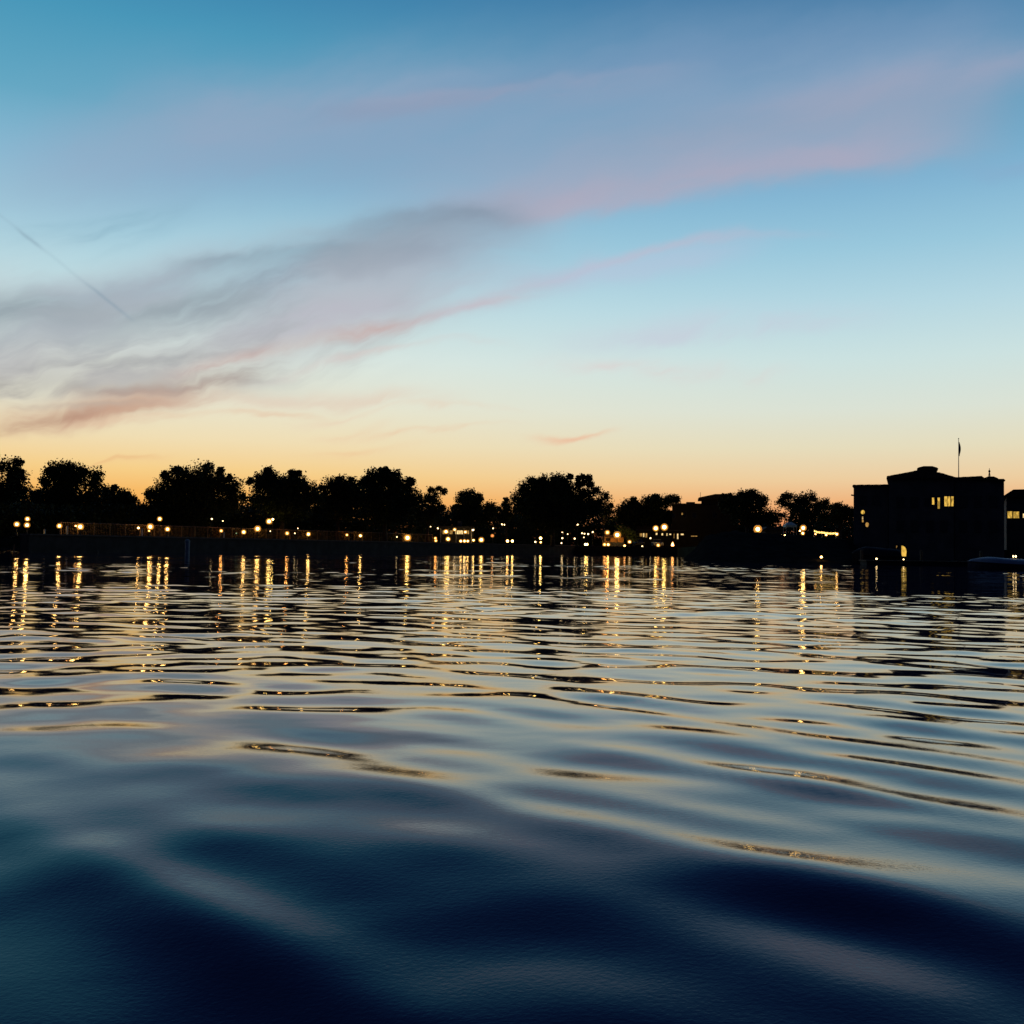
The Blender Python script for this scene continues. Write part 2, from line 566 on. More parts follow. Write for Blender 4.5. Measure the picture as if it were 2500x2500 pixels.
# long swell whose crests run down to the right, wavelength about 0.8 m
for lam, da, s, ph in ((1.25, 5, .022, .4), (1.7, -18, .022, 3.0)):
    comps.append((lam, 50 + da, s, ph))
for i in range(30):
    comps.append((math.exp(wr.uniform(math.log(.28), math.log(.75))), wr.normal(70, 38), .0068, wr.uniform(0, 6.28)))
for i in range(16):
    comps.append((math.exp(wr.uniform(math.log(.5), math.log(1.1))), wr.normal(90, 34), .0075, wr.uniform(0, 6.28)))
for i in range(26):
    comps.append((math.exp(wr.uniform(math.log(.75), math.log(3.2))), wr.normal(86, 40), .0062, wr.uniform(0, 6.28)))
for i in range(6):
    comps.append((math.exp(wr.uniform(math.log(3.2), math.log(9))), wr.normal(90, 25), .0035, wr.uniform(0, 6.28)))
for lam, ang, s, ph in comps:
    k = 2 * math.pi / lam
    a = R(ang)
    att = np.clip((lam / spc - 3.0) / 3.0, 0, 1)
    if s >= .02:                       # the swell belongs to the near water, it fades into the chop
        att = att * (1 / (1 + (np.hypot(GX, GY) / 9.0) ** 2) * .9 + .1)
    Z += att * (s / k) * np.sin(k * (GX * math.cos(a) + GY * math.sin(a)) + ph)
far = np.hypot(GX, GY)
Z *= patch * (.66 - .20 * np.clip((far - 8) / 10, 0, 1)) * (.50 + .50 * np.clip((far - 2.5) / 5, 0, 1))
# short ripples in the near water, crossing the swell
Zn = np.zeros_like(Z)
for i in range(16):
    lam = math.exp(wr.uniform(math.log(.34), math.log(1.0)))
    a = R(wr.normal(66, 24))
    k = 2 * math.pi / lam
    Zn += (.0140 / k) * np.sin(k * (GX * math.cos(a) + GY * math.sin(a)) + wr.uniform(0, 6.28))
for i in range(8):                     # a cross train on the left, as from a passing boat
    lam = math.exp(wr.uniform(math.log(.4), math.log(.8)))
    a = R(wr.normal(118, 14))
    k = 2 * math.pi / lam
    Zn += (.013 / k) * np.clip(.35 - (GX + .3) / 2.5, .1, 1.3) * np.sin(k * (GX * math.cos(a) + GY * math.sin(a)) + wr.uniform(0, 6.28))
Z += Zn / (1 + (far / 9.0) ** 3)
# peaked swell close by, crests running down to the right, strongest in groups
grp = .62 + .38 * np.sin((GX * math.cos(R(-40)) + GY * math.sin(R(-40))) * 1.5 + 4.16)
for lam, ang, sl, ph, pw in ((.92, 50, .110, 4.37, 2.2), (.55, 58, .036, .3, 1.4), (1.02, 44, .030, 4.0, 1.6)):
    k = 2 * math.pi / lam
    arg = k * (GX * math.cos(R(ang)) + GY * math.sin(R(ang)) + .05 * np.sin(GX * 2.3 + GY * 1.1)) + ph
    Z += sl / k * grp * (np.exp(pw * (np.sin(arg) - 1)) - .4) * 1.5 / (1 + (far / 4.2) ** 4)
# one long low swell rolling past in front of the viewer: it rises to a crest about 3 m out and falls away gently
ss_ = GX * math.cos(R(67.3)) + GY * math.sin(R(67.3)) - 3.0 + .10 * np.sin(GX * 1.7 + .6) + .05 * np.sin(GX * 3.9 - 1.0)
side = np.exp(-(GX / 14.0) ** 2)
front = np.cos(np.clip(ss_, -4.2, 0) * 1.45)
back = 2 * np.exp(-(np.maximum(ss_, 0) / 8.0) ** 2) - 1
Z += .092 * side * np.where(ss_ < 0, front, back) * np.exp(-(np.maximum(GY - 4, 0) / 9) ** 2)
nr, nc = GX.shape
wm = bpy.data.meshes.new('water')
co = np.stack([GX, GY, Z], -1).reshape(-1, 3).astype(np.float32)
idx = np.arange(nr * nc, dtype=np.int32).reshape(nr, nc)
q = np.stack([idx[:-1, :-1], idx[:-1, 1:], idx[1:, 1:], idx[1:, :-1]], -1).reshape(-1, 4)
wm.vertices.add(len(co))
wm.vertices.foreach_set('co', co.ravel())
wm.loops.add(q.size)
wm.loops.foreach_set('vertex_index', q.ravel())
wm.polygons.add(len(q))
wm.polygons.foreach_set('loop_start', np.arange(0, q.size, 4, dtype=np.int32))
wm.polygons.foreach_set('use_smooth', np.ones(len(q), dtype=bool))
wm.update()
water_mat = bpy.data.materials.new('lake_water')
water_mat.use_nodes = True
wn = NT(water_mat.node_tree)
pb = water_mat.node_tree.nodes['Principled BSDF']
pb.inputs['Base Color'].default_value = (.007, .014, .055, 1)
pb.inputs['IOR'].default_value = 1.38
pb.inputs['Specular IOR Level'].default_value = .5
geo = wn.new('ShaderNodeNewGeometry')
mp = wn.new('ShaderNodeMapping')
mp.inputs['Scale'].default_value = (.7, 1.0, 1.0)
wn.l.new(geo.outputs['Position'], mp.inputs['Vector'])
bn = wn.noise(mp.outputs[0], 2.6, 2, .5)
bump = wn.new('ShaderNodeBump')
bump.inputs['Strength'].default_value = 1.0
bump.inputs['Distance'].default_value = .004
cap = wn.noise(mp.outputs[0], 95.0, 2, .6)          # capillary shiver
sp = wn.new('ShaderNodeSeparateXYZ')
wn.l.new(geo.outputs['Position'], sp.inputs[0])
shiver = wn.m('MULTIPLY_ADD', wn.ss(sp.outputs[1], 6.0, 2.4), .075, .015)   # a breath of wind on the water by the shore
wn.l.new(wn.m('MULTIPLY_ADD', cap, shiver, bn), bump.inputs['Height'])
pb.inputs['Roughness'].default_value = .03
wn.l.new(bump.outputs[0], pb.inputs['Normal'])
wm.materials.append(water_mat)
wo = bpy.data.objects.new('water', wm)
col.objects.link(wo)
tag(wo, kind='structure')
print('water verts', len(co))

# ------------------------------------------------------------------ land
pA = at(60, 1322, wall_Y(60))
pB = at(1400, 1322, wall_Y(1400))
pC = at(1655, 1322, 172)
shore = [(-700, 175), (-60, 150), (-50, 120), (pA.x, pA.y + .6), (pB.x, pB.y + .6), (pC.x, pC.y + .6),
         (21.5, 125), (19.5, 100), (27, 100.5), (33, 99.5), (46, 95), (300, 88), (2500, 88), (2500, 2500), (-2500, 2500), (-2500, 175)]
gm = MB()
n = len(shore)
gm.add([(x, y, GROUND) for x, y in shore] + [(x, y, -1.2) for x, y in shore],
       [tuple(range(n))] + [(i, i + n, (i + 1) % n + n, (i + 1) % n) for i in range(n)])
tag(gm.build('ground', MT['soil']), kind='structure')

tm = MB()
tp = [(27, 93), (31, 86.8), (120, 84.3), (120, 104), (27, 104)]
tm.add([(x, y, .33) for x, y in tp] + [(x, y, -1) for x, y in tp], [(0, 1, 2, 3, 4)] + [(i, i + 5, (i + 1) % 5 + 5, (i + 1) % 5) for i in range(5)])
tag(tm.build('pavement', MT['soil']), kind='structure')

# the dark bank that comes forward in front of the right-hand houses
bx = np.linspace(13, 44, 110)
by = np.linspace(72, 124, 90)
BX, BY = np.meshgrid(bx, by)


def prof(px):
    return np.interp(px, [1640, 1680, 1720, 1760, 1800, 1850, 1900, 1960, 2060, 2120, 2300],
                     [1334, 1320, 1313, 1308, 1305, 1307, 1311, 1314, 1320, 1330, 1340])


pxs = 1250 + BX / BY * F_PX
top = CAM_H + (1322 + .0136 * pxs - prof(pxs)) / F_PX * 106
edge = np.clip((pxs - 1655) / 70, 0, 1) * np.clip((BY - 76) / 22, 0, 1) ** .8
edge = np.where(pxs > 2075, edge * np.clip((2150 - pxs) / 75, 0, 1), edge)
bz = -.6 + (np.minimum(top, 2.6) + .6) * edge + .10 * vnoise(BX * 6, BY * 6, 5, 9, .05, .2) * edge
bi = np.arange(bz.size).reshape(bz.shape)
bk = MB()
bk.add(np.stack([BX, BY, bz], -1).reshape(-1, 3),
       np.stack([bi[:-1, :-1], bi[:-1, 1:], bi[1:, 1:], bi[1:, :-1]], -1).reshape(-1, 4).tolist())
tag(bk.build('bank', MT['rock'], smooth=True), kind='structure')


def strip(mb, pts, half, z0, z1):
    """a wall with a constant width along a polyline (butt-joined runs)"""
    for (x0, y0), (x1, y1) in zip(pts, pts[1:]):
        d = Vector((x1 - x0, y1 - y0, 0)).normalized()
        nrm = Vector((-d.y, d.x, 0)) * half
        c = [Vector((x0, y0, 0)) + nrm, Vector((x0, y0, 0)) - nrm, Vector((x1, y1, 0)) - nrm, Vector((x1, y1, 0)) + nrm]
        vs = [(p.x, p.y, z0) for p in c] + [(p.x, p.y, z1) for p in c]
        mb.add(vs, [(3, 2, 1, 0), (4, 5, 6, 7), (0, 1, 5, 4), (1, 2, 6, 5), (2, 3, 7, 6), (3, 0, 4, 7)])
    return mb


wl = [(pA.x, pA.y), (pB.x, pB.y)]
sw = thing('seawall', (pA.x, pA.y, 0), 'long low stone seawall holding the shore below the lamps and fence', 'wall')
strip(MB(), wl, .5, -1, 1.40).build('wall', MT['stone'], sw)
strip(MB(), wl, .62, 1.40, 1.52).build('coping', MT['cap'], sw)
strip(MB(), [(pA.x - .1, pA.y + .55), (-50, 120), (-60, 150)], .5, -1, 1.40).build('return_wall', MT['stone'], sw)
qw = thing('quay_wall', (pB.x, pB.y, 0), 'low dark quay wall in front of the parked cars and lit shops', 'wall')
strip(MB(), [(pB.x + .4, pB.y), (pC.x, pC.y)], .45, -1, 1.38).build('wall', MT['stone'], qw)
strip(MB(), [(pB.x + .5, pB.y), (pC.x, pC.y)], .55, 1.38, 1.46).build('coping', MT['cap'], qw)


# ------------------------------------------------------------------ trees
def leaf_cloud(centers, sig, per, size, r, squash=1.0):
    """small leaf-sized quads scattered round clump centres"""
    N = len(centers) * per
    c = np.repeat(np.asarray(centers), per, 0)
    s = np.repeat(np.asarray(sig), per)[:, None]
    p = c + np.clip(r.normal(size=(N, 3)), -1.7, 1.7) * s * np.array([1, 1, squash])
    a = r.normal(size=(N, 3))
    a /= np.linalg.norm(a, axis=1)[:, None]
    b = np.cross(a, r.normal(size=(N, 3)))
    b /= np.linalg.norm(b, axis=1)[:, None]
    L = (size * r.uniform(.6, 1.35, N))[:, None]
    W = L * r.uniform(.45, .8, N)[:, None]
    v = np.stack([p - a * L * .5, p + b * W * .5, p + a * L * .5, p - b * W * .5], 1)
    return v.reshape(-1, 3)


def mesh_quads(name, v, m, parent=None):
    me = bpy.data.meshes.new(name)
    nq = len(v) // 4
    me.vertices.add(len(v))
    me.vertices.foreach_set('co', v.astype(np.float32).ravel())
    me.loops.add(nq * 4)
    me.loops.foreach_set('vertex_index', np.arange(nq * 4, dtype=np.int32))
    me.polygons.add(nq)
    me.polygons.foreach_set('loop_start', np.arange(0, nq * 4, 4, dtype=np.int32))
    me.update()
    me.validate()
    me.materials.append(m)
    o = bpy.data.objects.new(name, me)
    col.objects.link(o)
    if parent is not None:
        o.parent = parent
        o.matrix_parent_inverse = Matrix.Translation(-parent.location)
    return o


tseed = [100]


def tree(name, label, Y, lobes, tpx, dens=1.0, leaf=.30, mt='leaf', group=None, cat='tree', clump=.42, trunk_r=.28):
    tseed[0] += 1
    r = np.random.default_rng(tseed[0])
    base = at(tpx, 1300, Y)
    g = thing(name, (base.x, Y, GROUND), label, cat, group)
    cs, sg, lc = [], [], []
    extra = []
    for px, py, rx, ry in lobes:
        if rx * ry > 500:
            for _ in range(2):
                t = r.uniform(-.35, math.pi + .35)
                q = r.uniform(.14, .28)
                extra.append((px + rx * .92 * math.cos(t), py - ry * .92 * math.sin(t), rx * q, ry * q))
    for px, py, rx, ry in list(lobes) + extra:
        c = at(px, py, Y + r.uniform(-1, 1))
        a, b = rx * Y / F_PX, ry * Y / F_PX
        lc.append((c, a, b))
        vol = a * a * .85 * b
        k = int(dens * (14 + 17 * vol ** .8))
        d = r.normal(size=(k, 3))
        d /= np.linalg.norm(d, axis=1)[:, None]
        q = r.uniform(.12, 1, k) ** .5
        q = q * r.uniform(.84, 1.0, k)
        p = np.array(c) + d * q[:, None] * np.array([a, a * .85, b]) * .93
        p[:, 2] = np.maximum(p[:, 2], GROUND + .4)
        cs.append(p)
        sg.append(np.full(k, min(clump, .28 * min(a, b) + .08)) * r.uniform(.6, 1.25, k))
    cs, sg = np.concatenate(cs), np.concatenate(sg)
    v = leaf_cloud(cs, sg, 34, leaf, r)
    v[:, 2] = np.maximum(v[:, 2], GROUND + .05)
    mesh_quads('crown', v, MT[mt], g)
    # trunk with limbs reaching into the lobes
    mb = MB()
    mc, ma, mbb = max(lc, key=lambda t: t[1] * t[2])
    fork = Vector((base.x * .6 + mc.x * .4, Y, GROUND + max(.5, (mc.z - GROUND) * .55)))
    mid = Vector((base.x + r.uniform(-.1, .1), Y, (GROUND + fork.z) / 2))
    mb.tube([(base.x, Y, GROUND - .1), mid, fork], [trunk_r * 1.25, trunk_r * .95, trunk_r * .8])
    for c, a, b in lc:
        tip = c + Vector((r.uniform(-.3, .3) * a, 0, b * .45))
        bend = fork.lerp(tip, .5) + Vector((r.uniform(-.3, .3), r.uniform(-.3, .3), r.uniform(0, .3)))
        mb.tube([fork - Vector((0, 0, .1)), bend, tip], [trunk_r * .5, trunk_r * .3, .03], 6)
    for i in r.choice(len(cs), min(len(cs), 26), replace=False):
        c = min(lc, key=lambda t: (t[0] - Vector(cs[i])).length)[0]
        mb.tube([c, c.lerp(Vector(cs[i]), .55) + Vector((0, 0, .08)), Vector(cs[i])], [.05, .035, .015], 5)
    mb.build('trunk', MT['bark'], g, smooth=True)
    return g


TG = 'dark trees along the far shore'
tree('broadleaf_tree', 'ragged gappy tree at the left edge of the shore', 112,
     [(5, 1225, 75, 60), (12, 1185, 52, 38), (50, 1180, 26, 40), (12, 1138, 20, 18), (43, 1128, 12, 14), (42, 1155, 16, 14)], 20, .72, .27, group=TG, clump=.34)
tree('broadleaf_tree', 'dark round tree with a small side lobe, next to the ragged edge tree', 108,
     [(155, 1225, 75, 55), (160, 1180, 55, 42), (170, 1152, 38, 26), (128, 1155, 22, 22), (196, 1160, 20, 20), (234, 1163, 17, 20), (228, 1190, 20, 22)], 155, .95, .26, group=TG, clump=.36)
tree('broadleaf_tree', 'low tree sloping down to the right into the first bright gap', 116,
     [(275, 1238, 55, 45), (262, 1205, 26, 22), (300, 1218, 18, 20), (318, 1245, 36, 26), (345, 1262, 32, 26)], 280, .9, .27, group=TG, clump=.35)
tree('broadleaf_tree', 'widest dome shaped tree on the left half of the shore', 110,
     [(470, 1225, 104, 72), (478, 1170, 64, 38), (425, 1190, 46, 38), (388, 1225, 30, 36), (522, 1178, 36, 34), (566, 1192, 25, 30), (570, 1225, 28, 36)], 470, .9, .25, group=TG, clump=.36)
tree('broadleaf_tree', 'bumpy cloud-like tree right of the wide dome tree', 118,
     [(690, 1222, 88, 58), (642, 1178, 34, 32), (660, 1168, 26, 22), (695, 1184, 36, 30), (724, 1176, 28, 24), (757, 1196, 22, 26)], 690, 1.0, .25, group=TG, clump=.34)
tree('broadleaf_tree', 'flat topped tree between the bumpy tree and the tallest crown', 124,
     [(825, 1228, 58, 58), (812, 1186, 30, 22), (840, 1184, 30, 20), (865, 1195, 28, 26)], 825, .95, .26, group=TG, clump=.36)
tree('broadleaf_tree', 'tree with a tufted top and steep right shoulder near the centre', 128,
     [(940, 1228, 88, 62), (930, 1165, 38, 20), (955, 1162, 28, 16), (900, 1182, 26, 18), (970, 1185, 38, 28), (1003, 1212, 26, 28)], 940, .95, .27, group=TG, clump=.34)
tree('broadleaf_tree', 'small tree with a bare looping branch tip beside the steep shouldered tree', 140,
     [(1045, 1245, 40, 42), (1056, 1214, 24, 18), (1052, 1196, 10, 6), (1070, 1192, 8, 4), (1084, 1200, 9, 6)], 1045, .75, .24, group=TG, clump=.26, trunk_r=.2)
tree('broadleaf_tree', 'small star shaped tree behind the lit pavilion', 160,
     [(1155, 1258, 60, 36), (1142, 1210, 28, 16), (1140, 1222, 36, 14), (1166, 1216, 13, 14), (1150, 1235, 30, 18), (1198, 1240, 22, 16)], 1150, .85, .28, group=TG, clump=.3, trunk_r=.2)
tree('small_conifer', 'little pointed conifer in the gap left of the big central tree', 162,
     [(1235, 1256, 24, 22), (1236, 1236, 13, 14), (1236, 1222, 6, 9)], 1236, .9, .26, group=TG, clump=.22, trunk_r=.14)
tree('broadleaf_tree', 'biggest tree at the centre of the shore with a loose right-hand branch', 164,
     [(1350, 1245, 100, 58), (1345, 1192, 52, 36), (1302, 1198, 40, 34), (1268, 1225, 24, 32), (1372, 1185, 30, 30), (1392, 1218, 32, 32), (1411, 1186, 7, 16), (1412, 1168, 6, 8), (1424, 1163, 10, 6), (1437, 1168, 9, 7), (1441, 1182, 8, 8), (1426, 1180, 12, 7), (1452, 1196, 11, 7), (1430, 1207, 24, 16), (1446, 1236, 24, 22)], 1350, .9, .30, group=TG, clump=.42)
tree('broadleaf_tree', 'slim see-through tree at the right foot of the biggest tree', 176,
     [(1474, 1238, 20, 30), (1476, 1212, 15, 11), (1488, 1256, 18, 22), (1458, 1200, 10, 9)], 1474, .6, .28, group=TG, clump=.34, trunk_r=.16)
tree('broadleaf_tree', 'low wide tree just left of the flat roofed house', 192,
     [(1575, 1264, 78, 34), (1595, 1228, 40, 18), (1545, 1240, 30, 22), (1520, 1252, 22, 24), (1636, 1222, 16, 14), (1652, 1220, 9, 12)], 1575, .95, .32, group=TG, clump=.42)
tree('broadleaf_tree', 'tree partly covering the hip roofed house on its right side', 166,
     [(1820, 1245, 58, 42), (1818, 1215, 30, 16), (1836, 1212, 26, 14), (1860, 1224, 17, 16), (1778, 1228, 26, 20), (1880, 1262, 30, 18)], 1825, .95, .29, group=TG, clump=.38)
tree('broadleaf_tree', 'spreading tree with thin overhanging branches between the houses and the large villa', 158,
     [(1965, 1252, 62, 30), (1925, 1214, 24, 13), (1905, 1228, 14, 9), (1960, 1222, 20, 18), (1978, 1214, 18, 14), (2008, 1232, 24, 18)], 1960, .78, .27, group=TG, clump=.32)
tree('broadleaf_tree', 'low dark tree against the left corner of the large villa', 140,
     [(2050, 1258, 46, 22), (2045, 1240, 26, 11), (2070, 1246, 18, 10)], 2050, .95, .26, group=TG, clump=.32)
tree('lit_shrub', 'green shrub lit by the yellow lamp beside the tan kiosk', 179,
     [(1532, 1302, 18, 14), (1518, 1296, 16, 11), (1545, 1310, 12, 11)], 1532, 1.0, .26, mt='leaf2', cat='shrub', clump=.26, trunk_r=.07)
tree('lit_shrub', 'small pale green shrub faintly lit behind the fence lamp', 142,
     [(884, 1292, 12, 9), (875, 1296, 9, 8), (900, 1293, 5, 7)], 884, 1.0, .2, mt='leaf2', cat='shrub', clump=.2, trunk_r=.05)

# the wood behind, one black mass
wr2 = np.random.default_rng(5)
cs, sg = [], []
for k in range(6500):
    px = wr2.uniform(-700, 2090)
    yt = np.interp(px, [-700, 0, 90, 150, 230, 340, 365, 560, 600, 625, 790, 870, 1000, 1035, 1085, 1110, 1240, 1270, 1450, 1500, 1535, 1640, 1870, 1893, 1912, 1930, 2090],
                   [1205, 1196, 1194, 1196, 1205, 1240, 1232, 1206, 1220, 1200, 1196, 1192, 1215, 1226, 1250, 1246, 1246, 1240, 1228, 1262, 1248, 1246, 1260, 1284, 1284, 1266, 1256])
    Y = wr2.uniform(196, 225)
    py = yt + wr2.uniform(1, 4) + (1342 - yt) * wr2.uniform(0, 1) ** .8
    p = at(px, py, Y)
    cs.append((p.x, p.y, max(p.z, GROUND + .5)))
    sg.append(wr2.uniform(.45, .8))
v = leaf_cloud(cs, sg, 34, .55, wr2)
v[:, 2] = np.maximum(v[:, 2], GROUND)
tag(mesh_quads('woods', v, MT['leaf']), 'dark band of distant wood behind the shore trees', 'woods', None, 'stuff')
# thicket between the tree feet
cs, sg = [], []
for k in range(2500):
    px = wr2.uniform(-30, 1470)
    Y = wall_Y(px) + wr2.uniform(14, 20) + (10 if px > 1060 else 0)
    py = wr2.uniform(1246, 1322)
    p = at(px, py, Y)
    cs.append((p.x, p.y, max(p.z, GROUND + .4)))
    sg.append(.42)
v = leaf_cloud(cs, sg, 30, .34, wr2)
v[:, 2] = np.maximum(v[:, 2], GROUND)
tag(mesh_quads('undergrowth', v, MT['leaf']), 'dark undergrowth filling the ground below the trees behind the fence', 'undergrowth', None, 'stuff')


# ------------------------------------------------------------------ fence on the promenade
def fence_pt(px, dz=0.0):
    Y = wall_Y(px) + 3.3
    p = at(px, 1322, Y)
    return Vector((p.x, p.y, GROUND + dz))


f0, f1 = fence_pt(148), fence_pt(1055)
fl = (f1 - f0).length
fd = (f1 - f0).normalized()
FH = 1.22
fe = thing('metal_fence', f0, 'long brown railing fence on the promenade behind the seawall', 'fence')
nb = 34
for i in range(nb + 1):
    p = f0 + fd * (fl * i / nb)
    MB().box(p.x - .045, p.x + .045, p.y - .045, p.y + .045, GROUND - .05, GROUND + FH + .06, .012).build('post', MT['fence'], fe)
for z, r_ in ((FH, .035), (.14, .028)):
    MB().tube([f0 + Vector((0, 0, z)), f1 + Vector((0, 0, z))], r_, 6).build('rail', MT['fence'], fe)
pk = MB()
cnt = int(fl / .17)
for i in range(cnt):
    p = f0 + fd * (fl * (i + .5) / cnt)
    pk.box(p.x - .012, p.x + .012, p.y - .012, p.y + .012, GROUND + .14, GROUND + FH)
pk.build('picket_panel', MT['fence'], fe)


# ------------------------------------------------------------------ lamps
def lamp(px, py, Y, rpx, m, label, name='globe_lamp', group=None, base_z=GROUND, watts=0):
    c = at(px, py, Y)
    r = rpx * (random.uniform(1.0, 1.6) if rpx >= 3 else random.uniform(.8, 1.05)) * Y / F_PX
    c.z = max(c.z, base_z + r + .03)
    g = thing(name, (c.x, c.y, base_z), label, 'lamp', group)
    h = c.z - r
    if h - base_z > .02:
        pr = min(.05, r * .4)
        MB().lathe(c.x, c.y, [(pr * 2.2, base_z - .03), (pr * 2.2, base_z + min(.12, (h - base_z) * .3)), (pr, base_z + min(.2, (h - base_z) * .5)),
                              (pr, h - .02), (r * .55, h + r * .16)], 8).build('pole', MT['iron'], g)
    prof_ = [(r * math.sin(t) + 1e-4, c.z - r * math.cos(t)) for t in np.linspace(.35, math.pi - .35, 7)]
    if rpx >= 3:
        MB().lathe(c.x, c.y, prof_, 12).build('halo_shell', MT['halo_shell'], g, smooth=True)  # added glow round the bulb, a lens halo given as a shell
        prof_ = [(x_ * .45, c.z + (z_ - c.z) * .45) for x_, z_ in prof_]
        MB().lathe(c.x, c.y, prof_, 10).build('bulb', MT[m], g, smooth=True)
    else:
        MB().lathe(c.x, c.y, prof_, 10).build('globe', MT[m], g, smooth=True)
    if watts:
        ld = bpy.data.lights.new('lamp_light', 'POINT')
        ld.energy = watts
        ld.color = {'orange': (1, .38, .08), 'whitel': (1, .74, .40)}.get(m, (1, .56, .17))
        ld.shadow_soft_size = r * .54
        lo_ = bpy.data.objects.new('lamp_light', ld)
        col.objects.link(lo_)
        lo_.location = c
        lo_.parent = g
        lo_.matrix_parent_inverse = Matrix.Translation(-g.location)
    MB().lathe(c.x, c.y, [(r * .5, c.z + r * .90), (r * .42, c.z + r * 1.06), (r * .1, c.z + r * 1.22)], 8).build('cap', MT['iron'], g)
    return g


G1 = 'warm lamps along the promenade fence'
G2 = 'tall lamps among the shore trees'
G3 = 'small white lights under the trees'
G4 = 'low warm lights on the central promenade'
G5 = 'lights on the quay by the shops'


def fy(px, d=2.2):
    return wall_Y(px) + d


